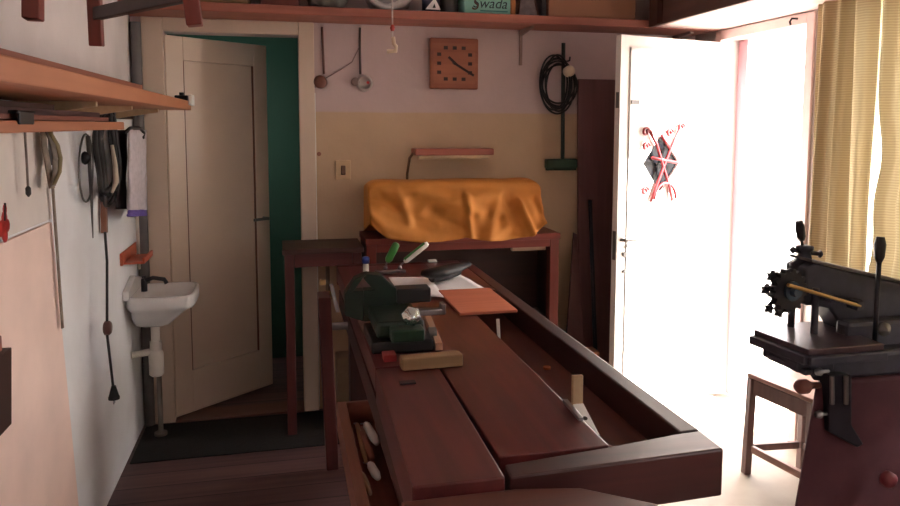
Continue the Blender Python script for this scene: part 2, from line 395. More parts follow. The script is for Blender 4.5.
lk = MB(); lk.cyl(em(EW-.05, 0, .868), em(EW-.05, .012, .868), .013); lk.cyl(em(EW-.05, 0, .78), em(EW-.05, .01, .78), .009); lk.build('lock_cylinder', DSTEEL, door2)
bt = MB(); ebox(bt, EW-.115, EW-.065, 0, .014, 1.64, 1.66); bt.build('bolt', DSTEEL, door2)
ed = MB(); ebox(ed, EW, EW+.003, -.03, -.008, 1.62, 1.70); ebox(ed, EW, EW+.003, -.03, -.008, .84, .99); ed.build('lock_plate', DSTEEL, door2)
# curtained window
wf = MB()
for a in ((WY0, WY0+.05, WZ0, WZ1), (WY1-.05, WY1, WZ0, WZ1), (WY0+.05, WY1-.05, WZ0, WZ0+.05), (WY0+.05, WY1-.05, WZ1-.05, WZ1), ((WY0+WY1)/2-.025, (WY0+WY1)/2+.025, WZ0+.05, WZ1-.05)):
    wf.box(XR+.05, XR+.10, *a)
win = struct(wf.build('window_1', WHITEP, None, .003), 'window behind the gold curtain')
gm, gt, gb = nt('window_glass'); gb.inputs['Transmission Weight'].default_value = 1; gb.inputs['Roughness'].default_value = .02; gb.inputs['IOR'].default_value = 1.02
MATS['glass'] = gm
MB().box(XR+.072, XR+.076, WY0+.05, WY1-.05, WZ0+.05, WZ1-.05).build('pane', gm, win)

# ================================================================ LEFT WALL
pn = MB().hexa([(XL+.001, .4, 0.001), (XL+.013, .4, 0.001), (XL+.013, 2.72, 0.001), (XL+.001, 2.72, 0.001)], [(XL+.001, .4, 1.225), (XL+.013, .4, 1.225), (XL+.013, 2.54, 1.225), (XL+.001, 2.54, 1.225)])
tag(pn.build('hardboard_panel', plain('peach_hardboard', (246, 220, 208), .6, 0, .05, 6), None, .002), 'peach coloured hardboard sheet covering the lower left wall', 'panel')
bd = T('notice_board', 'white notice board above the peach panel with a red flower mark', 'board', (XL, 2.0, 1.235))
MB().box(XL+.001, XL+.012, 1.2, 2.545, 1.235, 1.508).build('board', plain('white_board', (226, 220, 214), .45, 0, .03), bd, .002)
fl = MB()
for k, (dy, dz, r) in enumerate(((0, 0, .022), (.03, .03, .02), (.028, -.025, .02), (.052, .004, .018), (.038, .058, .014))):
    c = Vector((XL+.0125, 2.115+dy*.8, 1.262+dz*.8))
    fl.cyl(c, c+Vector((.0012, 0, 0)), r, r, 9)
fl.build('red_flower_mark', REDP, bd)
st = MB(); st.tube([(XL+.0145, 2.135, 1.28), (XL+.0145, 2.145, 1.325)], .0025); st.build('stem_mark', BLACKP, bd)
# dark wooden holder at the left edge
hb = T('tool_holder', 'dark wooden tool holder block on peach panel at left edge', 'tool holder', (XL+.014, 2.0, .73))
b_ = MB(); xw = XL+.0145; xf = xw+.03
h1_, h2_, h3_ = P(12, 347, X=xf), P(12, 424, X=xf), P(0, 437, X=xf)
b_.prism([(xw, 1.75, h1_.z+.006), (xw, h1_.y, h1_.z), (xw, h2_.y, h2_.z), (xw, h3_.y, h3_.z), (xw, 1.75, h3_.z-.06)], (.03, 0, 0))
b_.build('block', DARKW, hb, .003)
q = P(4, 340, X=xf); MB().box(xw, xw+.026, 1.78, q.y, h1_.z+.007, h1_.z+.045).build('top_rail', wood('reddish_rail', (120, 62, 44), (150, 84, 62), 'Y'), hb, .003)
# upper and lower shelf
us = T('wall_shelf', 'long orange wooden shelf high on the left wall', 'shelf', (XL, 2.0, 1.59))
MB().hexa([(XL+.001, .2, 1.592), (-.40, .2, 1.592), (-.40, 3.57, 1.592), (XL+.001, 3.57, 1.592)], [(XL+.001, .2, 1.632), (-.40, .2, 1.632), (-.40, 3.57, 1.632), (XL+.001, 3.57, 1.632)]).build('plank', SHELFY, us, .003)
for y in (2.25, 2.75, 3.3):
    k = MB(); k.prism([(XL+.001, y, 1.591), (-.50, y, 1.591), (-.50, y, 1.578), (XL+.018, y, 1.545), (XL+.001, y, 1.545)], (0, .022, 0)); k.build('bracket', PALEW, us)
ck = T('clamp', 'small black and white clip on the tip of the orange shelf', 'clip', (-.42, 3.5, 1.633))
MB().box(-.455, -.40, 3.46, 3.555, 1.633, 1.655).build('jaw', BLACKP, ck, .004)
MB().box(-.399, -.385, 3.47, 3.575, 1.612, 1.66).build('white_face', WHP, ck, .003)
MB().cyl((-.43, 3.50, 1.655), (-.43, 3.50, 1.668), .01).build('knob', BLACKP, ck)
lb = [((-.692, .6), (-.692, 3.2), .022, .085, 'grey brown board standing on edge at the back of the upper left shelf', wood('grey_brown_board', (112, 88, 82), (146, 120, 112), 'Y')),
      ((-.60, .9), (-.56, 3.0), .05, .045, 'brown wooden batten lying along the middle of the upper left shelf', wood('brown_lath', (110, 70, 52), (146, 98, 76), 'Y')),
      ((-.47, 1.2), (-.455, 2.6), .035, .022, 'thin reddish lath nearest the front edge of the upper left shelf', wood('red_lath', (120, 64, 50), (150, 90, 70), 'Y'))]
for (a, b, wd, th, lab, mt) in lb:
    q = MB(); q.bar((a[0], a[1], 1.6325+th/2), (b[0], b[1], 1.6325+th/2), wd, th)
    tag(q.build('wooden_lath', mt, None, .002), lab, 'lath', 'laths on the upper shelf')
tt = T('hand_file', 'black handled file lying on the upper left shelf', 'file', (-.53, 1.9, 1.634))
q = MB(); q.lathe((-.505, 1.72, 1.650), [(.008, 0), (.014, .02), (.015, .09), (.009, .13)], (.02, 1, 0)); q.build('handle', BLACKP, tt)
q = MB(); q.bar((-.502, 1.84, 1.650), (-.50, 2.25, 1.644), .02, .006); q.build('blade', DSTEEL, tt)
ls = T('wall_shelf', 'shorter thin shelf below the orange one on the left wall', 'shelf', (XL, 1.8, 1.511))
MB().box(XL+.001, -.50, .5, 2.62, 1.512, 1.536).build('plank', SHELFY, ls, .003)
for y in (1.2, 2.58):
    k = MB(); k.box(XL+.0005, XL+.012, y, y+.02, 1.4, 1.5115); k.build('bracket', DSTEEL, ls)
st_ = [((-.60, .7, 1.556), (-.56, 2.45, 1.552), .07, .028, 'dark plum board at the bottom of the pile on the thin shelf', PURPW),
       ((-.61, .6, 1.575), (-.60, 2.15, 1.574), .05, .008, 'thin dark strip on top of the plum board on the thin shelf', DARKW)]
q = MB(); q.bar((-.62, .7, 1.5505), (-.605, 2.5, 1.5505), .12, .027); tag(q.build('dark_board', wood('plum_board', (58, 36, 38), (86, 56, 56), 'Y'), None, .003), 'plum coloured board lying along the thin lower shelf', 'board')
q = MB(); q.bar((-.528, .7, 1.543), (-.526, 2.45, 1.543), .03, .012); tag(q.build('wooden_strip', wood('red_strip', (96, 50, 42), (128, 74, 60), 'Y'), None, .002), 'reddish wooden strip at front edge of the thin lower shelf', 'strip')
q = MB(); q.bar((-.63, .7, 1.5725), (-.625, 2.2, 1.5725), .07, .016); tag(q.build('dark_lath', DARKW, None, .002), 'thin dark lath stacked on the plum board', 'lath')
ya, yb = P(15, 122, X=-.5).y, P(33, 122, X=-.5).y
q = MB(); q.box(-.512, -.494, ya, yb, 1.5495, 1.556).box(-.499, -.494, ya+.01, yb-.01, 1.528, 1.556); tag(q.build('spring_clip', BLACKP, None, .002), 'black clip gripping the front edge of the thin shelf', 'clip')

# things hanging under the shelves
def hook(mb, p, l=.03): mb.tube([p, p+Vector((l, 0, 0)), p+Vector((l, 0, .014))], .003, 6)
def wallP(px, py, off=.0): return P(px, py, X=XL+off)
c = T('plumb_line', 'thin cord with black plumb tip hanging in front of white board', 'cord', wallP(28, 195, .03))
pa = [P(25+i*.5, 132+i*9, X=-.68) for i in range(7)]
q = MB(); q.tube([Vector((-.68, pa[0].y, 1.511))]+pa, .0035, 6); q.build('string', GREYC, c)
q = MB(); q.lathe(pa[-1]+Vector((0, 0, -.03)), [(.002, 0), (.007, .008), (.007, .024), (.003, .03)]); q.build('tip', BLACKP, c)
c = T('leather_strap', 'grey leather strap hanging folded with a long thin tail', 'strap', wallP(57, 200, .03))
GLE = plain('grey_leather', (132, 120, 104), .6, 0, .25, 30)
def strap(pts, wd, X0, name, mt):
    q = MB(); pp = [P(x, y, X=X0+k*.004) for k, (x, y) in enumerate(pts)]
    q.grid([[p+Vector((0, -wd/2, 0)), p+Vector((.005, 0, 0)), p+Vector((0, wd/2, 0))] for p in pp]); q.build(name, mt, c, 0, .005)
strap([(43, 130), (44, 145), (47, 160), (50, 178), (52, 188)], .045, -.688, 'strap', GLE)
strap([(47, 130), (52, 142), (55, 156), (55, 170), (53, 186)], .04, -.676, 'strap', GREYC)
strap([(49, 131), (57, 145), (60, 158), (59, 172), (54, 184)], .026, -.668, 'strap', plain('olive_strap', (130, 118, 84), .6))
q = MB(); tl = [P(52+i*1.3, 180+i*18.5, X=-.692) for i in range(9)]
q.grid([[p+Vector((0, -.008, 0)), p+Vector((.003, 0, 0)), p+Vector((0, .008, 0))] for p in tl]); q.build('tail', GLE, c, 0, .004)
c = T('saw_blade_coil', 'thin steel blade loop with long point hanging below thin shelf end', 'blade', wallP(86, 160, .03))
q = MB(); lo_ = [P(86+7*math.cos(a), 168+34*math.sin(a), X=-.69) for a in [2*math.pi*k/28 for k in range(28)]]
q.tube(lo_, .0035, 6, True); q.build('loop', DSTEEL, c)
q = MB(); q.tube([P(88, 136, X=-.688), P(91, 190, X=-.688), P(93, 238, X=-.69)], [.008, .006, .002], 8); q.build('point', DSTEEL, c)
q = MB(); q.lathe(P(87, 158, X=-.69)+Vector((-.015, 0, 0)), [(.02, 0), (.025, .008), (.02, .02), (.008, .026)], (1, 0, 0)); q.build('knob', BLACKP, c)
# hook rail carrying the cords and towels
hk = T('hook_rail', 'small dark rail of hooks beneath tip of the orange shelf', 'hook', Vector((XL, 3.3, 1.5)))
q = MB(); q.box(XL+.0005, XL+.014, 2.92, 3.9, 1.552, 1.576); q.build('rail', DARKW, hk, .002)
for y in (2.98, 3.14, 3.36, 3.62):
    q = MB(); hook(q, Vector((XL+.014, y, 1.562)), .05); q.build('hook', BLACK, hk)
c = T('extension_cord', 'black extension cord hanging in loops with plug near the wash basin', 'cord', Vector((-.67, 3.05, 1.3)))
q = MB(); rn = random.Random(3)
for k in range(7):
    cx, cy = 107+rn.uniform(-4, 5), 156+rn.uniform(-6, 6); rx, ry = rn.uniform(6, 10), rn.uniform(38, 48); xo = -.672+.009*k
    q.tube([P(cx+rx*math.cos(a)+2*math.sin(3*a), cy+ry*math.sin(a), X=xo+.004*math.sin(2*a)) for a in [2*math.pi*j/30 for j in range(30)]], .0075, 7, True)
q.build('cable_loops', RUBBER, c)
q = MB(); q.tube([P(105, 232, X=-.66), P(107, 262, X=-.66), P(107, 290, X=-.66), P(107, 322, X=-.66)], .005, 7); q.tube([P(107, 334, X=-.66), P(110, 360, X=-.66), P(113, 386, X=-.66)], .005, 7); q.build('cable', RUBBER, c)
q = MB(); s0 = P(107.3, 328, X=-.66); q.lathe(s0+Vector((-.012, 0, 0)), [(.02, 0), (.027, .004), (.027, .02), (.02, .026)], (1, 0, 0)); q.build('inline_switch', plain('brown_bakelite', (96, 62, 56), .35), c)
q = MB(); p0 = P(114, 397, X=-.66); q.cyl(p0+Vector((0, 0, .045)), p0+Vector((0, 0, .0)), .008, .02); q.cyl(p0+Vector((0, 0, .001)), p0+Vector((0, 0, -.008)), .021)
q.build('plug', RUBBER, c)
q = MB()
for s in (-.008, .008): q.cyl(p0+Vector((0, s, -.008)), p0+Vector((0, s, -.026)), .0025)
q.build('plug_pins', STEEL, c)
q = MB(); q.tube([P(112, 145, X=-.60), P(115, 165, X=-.595), P(116, 182, X=-.6), P(112, 192, X=-.605)], [.006, .009, .011, .006], 8); tag(q.build('cable_tie', plain('pale_strap', (190, 176, 158), .6)), 'pale strap tied around the black cable loops', 'strap')
q = MB(); q.bar(P(103.5, 186, X=-.698), P(104.5, 233, X=-.698), .035, .02, (1, 0, 0)); tag(q.build('wooden_batten', wood('batten', (110, 66, 48), (140, 92, 70), 'Z'), None, .003), 'short brown wooden batten hanging behind the black cable loops', 'batten')
def hanging_cloth(name, mat, x, px0, px1, py0, py1, seed, parent=None, amp=.012):
    rows = []
    for j in range(15):
        v = j/14; row = []
        for i in range(13):
            u = i/12; p = P(px0+(px1-px0)*u, py0+(py1-py0)*v, X=x)
            p.x += amp*math.sin(u*11+seed)*(.5+.5*v) + .006*noise.noise(Vector((u*3, v*4, seed)))
            row.append(p)
        rows.append(row)
    return MB().grid(rows).build(name, mat, parent, 0, .008)
o = hanging_cloth('work_apron', plain('black_cloth', (52, 40, 44), .9, 0, .2, 30), -.675, 116, 127, 130, 209, 1.0)
tag(o, 'dark cloth apron hanging between cable loops and white towel', 'apron')
tw = T('hand_towel', 'white hand towel with purple hem hanging above the basin', 'towel', P(135, 216, X=-.67))
hanging_cloth('towel_cloth', plain('towel_white', (206, 196, 200), .9, 0, .1, 50, .3), -.625, 128, 144, 130, 210, 2.5, tw)
hanging_cloth('purple_hem', plain('towel_purple', (112, 92, 170), .9, 0, .1, 50, .3), -.625, 128, 144, 210, 216, 2.5, tw)
q = MB(); pp = [P(125, 133, X=-.61), P(130, 128, X=-.62), P(140, 128, X=-.62), P(144, 133, X=-.62), P(143, 138, X=-.62)]
q.tube(pp, .007, 8); q.build('hanger', BLACKP, tw)

# red soap dish above basin
sd = T('soap_dish', 'orange red soap dish fixed to the wall above the basin', 'soap dish', wallP(126, 262, .05))
q = MB(); c0 = P(120, 264, X=XL+.001); c1 = P(140, 262, X=XL+.001)
y0, y1, z = c0.y, c1.y, c0.z
q.box(XL+.0005, XL+.012, y0, y1-.1, z-.01, z+.045); q.build('back_plate', plain('orange_plastic', (186, 84, 56), .4), sd, .003)
q = MB(); q.box(XL+.0125, XL+.10, y0+.02, y1-.22, z-.008, z+.002); q.box(XL+.09, XL+.10, y0+.02, y1-.22, z+.002, z+.02); q.build('tray', plain('orange_plastic', (186, 84, 56), .4), sd, .003)

# wash basin
ws = T('wash_basin', 'white porcelain wash basin on the left wall beside the rear door', 'wash basin', Vector((XL, 3.76, .7)))
def basin_ring(k, z, xs=0, n=40):
    """D-shaped plan: flat at wall, rounded front"""
    out = []
    y0, y1, x0, x1 = 3.555, 3.905, XL+.001, -.415
    cy, hy = (y0+y1)/2, (y1-y0)/2*k
    dep = (x1-x0)
    for i in range(n):
        a = 2*math.pi*i/n
        cxx, syy = math.cos(a), math.sin(a)
        e = .42
        ux = math.copysign(abs(cxx)**e, cxx); uy = math.copysign(abs(syy)**e, syy)
        xm = x0 + dep/2 + xs; x = xm + ux*dep/2*k
        if x < x0: x = x0
        out.append(Vector((x, cy+uy*hy, z)))
    return out
ZR = .745
rings = [basin_ring(.30, ZR-.165, -.05), basin_ring(.52, ZR-.15, -.045), basin_ring(.70, ZR-.11, -.03), basin_ring(.84, ZR-.075, -.01), basin_ring(.97, ZR-.062), basin_ring(1.0, ZR-.05), basin_ring(1.0, ZR-.008), basin_ring(.985, ZR), basin_ring(.90, ZR), basin_ring(.86, ZR-.02, .005), basin_ring(.66, ZR-.09, 0), basin_ring(.35, ZR-.12, -.02)]
q = MB(); q.loft(rings); q.build('bowl', PORC, ws)
q = MB(); q.prism([(XL+.001, 3.555, ZR-.01), (XL+.001, 3.555, ZR+.035), (XL+.001, 3.73, ZR+.075), (XL+.001, 3.905, ZR+.035), (XL+.001, 3.905, ZR-.01)], (.028, 0, 0)); q.build('splash_back', PORC, ws, .008)
q = MB(); tx, ty = XL+.065, 3.73
q.cyl((tx, ty, ZR-.003), (tx, ty, ZR+.05), .014); q.tube([(tx, ty, ZR+.045), (tx+.04, ty, ZR+.06), (tx+.09, ty, ZR+.05), (tx+.10, ty, ZR+.03)], .010)
q.build('tap', BLACK, ws)
q = MB(); q.cyl((tx, ty-.035, ZR+.058), (tx, ty+.035, ZR+.058), .007).cyl((tx, ty, ZR+.05), (tx, ty, ZR+.07), .009); q.build('tap_handle', BLACK, ws)
q = MB(); dx = XL+.105
q.cyl((dx, 3.74, ZR-.167), (dx, 3.74, ZR-.29), .02); q.lathe((dx, 3.74, ZR-.42), [(.024, 0), (.034, .01), (.034, .11), (.026, .13)]); q.cyl((dx-.02, 3.74, ZR-.30), (XL+.001, 3.70, ZR-.30), .016); q.cyl((dx, 3.74, ZR-.30), (dx, 3.74, ZR-.25), .027)
q.build('trap', PVC, ws)
q = MB(); q.tube([(XL+.022, 3.86, 1.49), (XL+.022, 3.86, 1.1), (XL+.022, 3.86, ZR+.08)], .008); tag(q.build('supply_pipe', PVC), 'thin white supply pipe running down the wall to the tap', 'pipe')
q = MB(); q.cyl((XL+.03, 3.945, 0.0), (XL+.03, 3.945, 2.02), .026, .026, 16); tag(q.build('water_pipe', plain('grey_pipe', (104, 100, 98), .5, .2, .1)), 'grey pipe running up the corner beside the rear door', 'pipe')
q = MB(); q.cyl((XL+.105, 3.80, 0.0), (XL+.105, 3.80, .34), .012, .012, 12); q.cyl((XL+.105, 3.80, 0), (XL+.105, 3.80, .02), .03); tag(q.build('drain_pipe', plain('drain_grey', (120, 112, 104), .5)), 'thin drain pipe rising from the floor under the basin', 'pipe')

# upturned stool hung under the ceiling, top left
hs = T('hanging_stool', 'dark red wooden stool hung upside down below the ceiling', 'stool', Vector((-.35, 2.0, 2.25)))
legs = [(Vector((-.50, 2.29, 1.745)), Vector((-.495, 2.25, 2.25))), (Vector((-.50, 1.742, 1.744)), Vector((-.49, 1.78, 2.25))),
        (P(195, 26, Z=1.75), P(195, 26, Z=1.75)+Vector((-.055, .01, .5)))]
l4 = legs[2][0]+Vector((0, -.5, 0)); legs.append((l4, l4+Vector((-.055, .02, .5))))
for a, b in legs:
    q = MB(); q.bar(a, b, .038, .034, (1, 0, 0)); q.build('leg', REDW, hs, .003)
def lp(i, z):
    a, b = legs[i]; t = (z-a.z)/(b.z-a.z); return a+(b-a)*t
q = MB(); q.bar(lp(0, 1.832), lp(2, 1.822), .024, .034); q.build('stretcher', DARKX, hs, .003)
for i, j, z in ((1, 3, 1.95), (0, 1, 2.06), (2, 3, 2.06)):
    q = MB(); q.bar(lp(i, z), lp(j, z), .024, .034); q.build('stretcher', DARKX, hs, .003)
q = MB(); q.box(-.54, min(-.18, legs[2][1].x+.04), 1.40, 2.33, 2.2505, 2.285); q.build('seat', REDX, hs, .006)
for y in (1.6, 2.2):
    q = MB(); q.cyl((-.4, y, 2.285), (-.4, y, ZC), .006, .006, 8); q.build('hanging_wire', DSTEEL, hs)

# ================================================================ BACK WALL
sh = T('wall_shelf', 'long red brown shelf above the rear door carrying bags and boxes', 'shelf', Vector((.8, 3.85, 2.05)))
q = MB(); q.box(XL+.001, 2.33, 3.705, YB-.001, 2.052, 2.094); q.build('plank', SHELFX, sh, .004)
for x in (1.27, 2.2):
    q = MB(); q.prism([(x, YB-.001, 2.051), (x, 3.78, 2.051), (x, 3.78, 2.04), (x, YB-.012, 2.02), (x, YB-.012, 1.86), (x, YB-.001, 1.86)], (.018, 0, 0)); q.build('bracket', plain('bracket_beige', (150, 124, 116), .6), sh, .002)
ZS = 2.0945
def on_shelf(px): return P(px, 15, Y=3.78).x
# coal-dark bag
q = MB(); q.blob((-.60, 3.84, ZS+.12), (.10, .10, .14), .25, 2.5, 1); tag(q.build('cloth_bag', plain('dark_bag', (38, 26, 32), .8, 0, .2, 20, .2)), 'dark cloth bag at the left end of the back shelf', 'bag')
# wicker basket
wkn = T('wicker_basket', 'brown beige wicker basket standing above the rear door', 'basket', Vector((-.24, 3.84, ZS)))
q = MB(); WICK = wood('wicker', (100, 76, 56), (150, 120, 90), 'X', .7, 2.2, .3, .6)
q.hexa([(-.39, 3.74, ZS), (-.145, 3.74, ZS), (-.145, 3.95, ZS), (-.39, 3.95, ZS)], [(-.41, 3.725, ZS+.2), (-.135, 3.725, ZS+.2), (-.135, 3.96, ZS+.2), (-.41, 3.96, ZS+.2)]); q.build('basket_body', WICK, wkn, .012)
q = MB(); q.tube([(-.405, 3.722, ZS+.205), (-.138, 3.722, ZS+.205), (-.138, 3.962, ZS+.205), (-.405, 3.962, ZS+.205)], .012, 8, True); q.build('rim', DARKX, wkn)
q = MB(); q.box(-.095, .085, 3.73, 3.95, ZS, ZS+.26); ob = q.build('storage_box', plain('red_brown_card', (112, 56, 50), .7, 0, .08, 8), None, .004); tag(ob, 'plain red brown box beside the wicker basket on back shelf', 'box')
# bags
q = MB(); q.blob((.222, 3.84, ZS+.11), (.105, .10, .13), .22, 3.2, 4); tag(q.build('plastic_bag', plain('grey_green_plastic', (128, 128, 122), .3, 0, .25, 12, .3)), 'crumpled grey green plastic bag on the back shelf', 'bag')
cb = T('cable_coil', 'grey white coil of cable wrapped on shelf left of tins', 'coil', Vector((.51, 3.84, ZS)))
q = MB()
for k in range(6):
    q.tube([Vector((.525+(.130-.008*k)*math.cos(a), 3.765+.024*k+.01*math.sin(3*a+k), ZS+.152+(.136-.008*k)*math.sin(a))) for a in [2*math.pi*j/36 for j in range(36)]], .0135, 8, True)
q.build('coil', plain('grey_white_cable', (206, 200, 198), .4), cb)
q = MB(); q.blob((.525, 3.86, ZS+.12), (.125, .07, .12), .18, 3.0, 9); q.build('wrapping', plain('whitish_plastic', (176, 168, 166), .3, 0, .2, 10, .3), cb)
bo = T('glue_bottle', 'dark blue bottle with orange cap and white triangle label', 'bottle', Vector((.74, 3.78, ZS)))
q = MB(); q.lathe((.74, 3.79, ZS), [(.042, 0), (.046, .006), (.046, .075), (.036, .095), (.028, .1)]); q.build('bottle_body', plain('dark_blue_plastic', (36, 40, 62), .35), bo)
q = MB(); q.lathe((.74, 3.79, ZS+.1), [(.036, 0), (.036, .035), (.02, .07), (.012, .11)]); q.build('cap', plain('orange_cap', (204, 104, 64), .4), bo)
q = MB()
vs = [(.702, 3.738, ZS+.012), (.782, 3.738, ZS+.012), (.75, 3.738, ZS+.07)]
q.prism(vs, (0, .003, 0)); q.build('label', PAPER, bo)
q = MB(); q.prism([(.738, 3.7375, ZS+.02), (.755, 3.7375, ZS+.02), (.748, 3.7375, ZS+.042)], (0, -.001, 0)); q.build('label_mark', BLACKP, bo)
q = MB(); q.lathe((.838, 3.82, ZS), [(.045, 0), (.05, .01), (.05, .15), (.045, .165), (.045, .18), (.02, .185)]); tag(q.build('paint_tin', plain('dark_tin', (70, 66, 66), .4, .3)), 'dark grey tin between blue bottle and teal box', 'tin')
tb_ = T('teal_box', 'teal cardboard box with dark script lettering on back shelf', 'box', Vector((1.025, 3.8, ZS)))
q = MB(); q.hexa([(.905, 3.735, ZS), (1.145, 3.735, ZS), (1.145, 3.93, ZS), (.905, 3.93, ZS)], [(.89, 3.735, ZS+.19), (1.145, 3.735, ZS+.19), (1.145, 3.93, ZS+.19), (.89, 3.93, ZS+.19)]); q.build('carton', plain('teal_card', (124, 176, 164), .6, 0, .1, 6), tb_, .002)
INK = plain('dark_ink', (26, 40, 52), .6)
text_mesh('Swada', .072, (1.035, 3.7345, ZS+.052), (math.radians(90), 0, 0), INK, tb_, 'script_lettering', .0006, .25)
text_mesh('S', .085, (.955, 3.7342, ZS+.045), (math.radians(90), 0, 0), plain('brown_ink', (70, 44, 36), .6), tb_, 'swash_initial', .0006, .3)
q = MB(); q.box(.985, 1.13, 3.7338, 3.7349, ZS+.012, ZS+.019); q.build('printed_line', plain('teal_ink', (60, 120, 120), .6), tb_)
q = MB(); q.box(1.152, 1.178, 3.75, 3.92, ZS, ZS+.2); tag(q.build('book', plain('orange_book', (176, 110, 62), .6), None, .003), 'thin orange book standing right of the teal box', 'book')
mt_ = T('metronome', 'grey purple pyramid shaped metronome between teal box and carton', 'metronome', Vector((1.245, 3.8, ZS)))
q = MB(); q.hexa([(1.186, 3.745, ZS), (1.304, 3.745, ZS), (1.304, 3.86, ZS), (1.186, 3.86, ZS)], [(1.228, 3.785, ZS+.2), (1.262, 3.785, ZS+.2), (1.262, 3.82, ZS+.2), (1.228, 3.82, ZS+.2)]); q.build('case', plain('metronome_grey', (112, 98, 100), .5, 0, .3, 40), mt_, .003)
q = MB()
for sx in (-1, 1): q.bar((1.245+sx*.055, 3.744, ZS+.006), (1.245+sx*.017, 3.783, ZS+.19), .007, .005)
q.build('edge_trim', plain('trim_brown', (78, 50, 40), .5), mt_)
q = MB(); q.box(1.318, 1.345, 3.75, 3.93, ZS, ZS+.22); tag(q.build('book', plain('black_book', (34, 24, 28), .5), None, .002), 'black upright book against the large carton', 'book')
cx_ = T('cardboard_box', 'large tan cardboard box at the right of back shelf', 'box', Vector((1.6, 3.84, ZS)))
CARD = plain('cardboard', (150, 104, 80), .75, 0, .08, 6)
q = MB(); q.box(1.352, 1.845, 3.735, 3.97, ZS, ZS+.27); q.build('carton', CARD, cx_, .003)
q = MB(); q.box(1.352, 1.845, 3.733, 3.7345, ZS+.118, ZS+.122); q.build('flap_seam', plain('seam_brown', (96, 62, 48), .8), cx_)
text_mesh('H S F 1', .03, (1.60, 3.7342, ZS+.10), (math.radians(90), 0, 0), plain('print_brown', (112, 72, 56), .8), cx_, 'printing')
# dark wall cupboard above the street door
cu = T('wall_cupboard', 'dark brown overhead cupboard above the street door with pale underside', 'cupboard', Vector((2.13, 3.2, 2.05)))
q = MB(); q.box(1.905, 1.93, 2.70, 3.70, 2.052, 2.55); q.build('front_panel', wood('cupboard_dark', (74, 52, 48), (100, 74, 68), 'Y', .4), cu, .003)
q = MB(); q.box(1.931, XR-.001, 2.70, 3.70, 2.056, 2.075); q.build('underside', PINKW, cu)
q = MB(); q.box(1.931, XR-.001, 2.70, 2.72, 2.076, 2.55).box(1.931, XR-.001, 3.68, 3.70, 2.076, 2.55).box(1.931, XR-.001, 2.72, 3.68, 2.53, 2.55); q.build('carcass', DARKX, cu)
q = MB(); q.box(1.900, 1.9045, 3.55, 3.60, 2.06, 2.54); q.build('batten', DARKW, cu)
q = MB(); hp = Vector((XR-.013, 3.07, 2.03)); q.tube([hp, hp+Vector((-.03, 0, 0)), hp+Vector((-.04, 0, -.015)), hp+Vector((-.035, 0, -.03))], .005); tag(q.build('coat_hook', BLACK), 'small black hook on the pink street door frame', 'hook')
# electrical bits
def by(px, py, y=YB): return P(px, py, Y=y)
e = T('junction_box', 'brown junction box with two cables beside the rear door', 'junction box', by(319, 82))
c0 = by(320, 82); q = MB(); q.lathe(c0+Vector((0, -.001, 0)), [(.034, 0), (.034, .02), (.026, .032), (.01, .035)], (0, -1, 0)); q.build('box_body', plain('bakelite_brown', (108, 66, 54), .4), e)
q = MB(); q.tube([by(324, 74, YB-.006), by(323, 50, YB-.006), by(322, 27, YB-.006)], .006, 6); q.tube([by(312, 76, YB-.006), by(311, 50, YB-.006), by(310.5, 27, YB-.006)], .005, 6); q.build('cable', plain('cable_brown', (120, 84, 76), .5), e)
q = MB(); q.box(c0.x-.045, c0.x-.02, YB-.02, YB-.001, c0.z-.03, c0.z+.02); q.build('cable_clip', plain('clip_grey', (128, 112, 106), .5), e, .003)
e = T('wall_socket', 'round grey wall socket fed by a cable from the shelf', 'socket', by(362, 83))
c0 = by(364, 83.5); q = MB(); q.lathe(c0+Vector((0, -.001, 0)), [(.044, 0), (.044, .018), (.036, .034), (.03, .034), (.028, .024), (.005, .024)], (0, -1, 0)); q.build('socket_body', plain('socket_grey', (176, 164, 158), .4), e)
q = MB(); c1 = by(355, 82); q.lathe(c1+Vector((0, -.001, 0)), [(.022, 0), (.022, .03), (.012, .034)], (0, -1, 0)); q.build('cable_gland', plain('clip_grey', (128, 112, 106), .5), e)
q = MB(); q.cyl(by(368, 82.5, YB-.03), by(368, 82.5, YB-.04), .008); q.build('red_pin', REDP, e)
q = MB(); q.tube([by(360.5, 74, YB-.006), by(360, 50, YB-.006), by(360, 27.5, YB-.006)], .006, 6); q.build('cable', plain('cable_dark', (86, 70, 66), .5), e)
q = MB(); q.tube([by(326, 78, YB-.004), by(340, 70, YB-.004), by(352, 62, YB-.004), by(359, 48, YB-.004)], .003, 6); q.build('thin_wire', plain('wire_grey', (140, 120, 118), .5), e)
e = T('light_switch', 'cream square light switch on the beige wall', 'switch', by(343, 170))
a, b = by(335.5, 180), by(350.5, 160); q = MB(); q.box(a.x, b.x, YB-.012, YB-.001, a.z, b.z); q.build('plate', plain('switch_cream', (206, 178, 140), .35), e, .004)
cc = (a+b)/2; q = MB(); q.box(cc.x-.012, cc.x+.012, YB-.024, YB-.0125, cc.z-.025, cc.z+.025); q.build('toggle', plain('switch_brown', (112, 82, 64), .35), e, .004)
q = MB(); q.cyl(by(319, 154, YB-.001), by(319, 154, YB-.02), .011); tag(q.build('wall_peg', plain('knob_pink', (150, 96, 80), .5)), 'small brown peg on the beige wall beside door casing', 'knob')
q = MB(); a, b = by(310, 93), by(316, 300); q.tube([Vector((a.x+.018, YB-.012, .02)), Vector((a.x+.018, YB-.012, a.z))], .009, 8); tag(q.build('cable_conduit', WHP), 'thin white conduit running down beside the rear door casing', 'conduit')
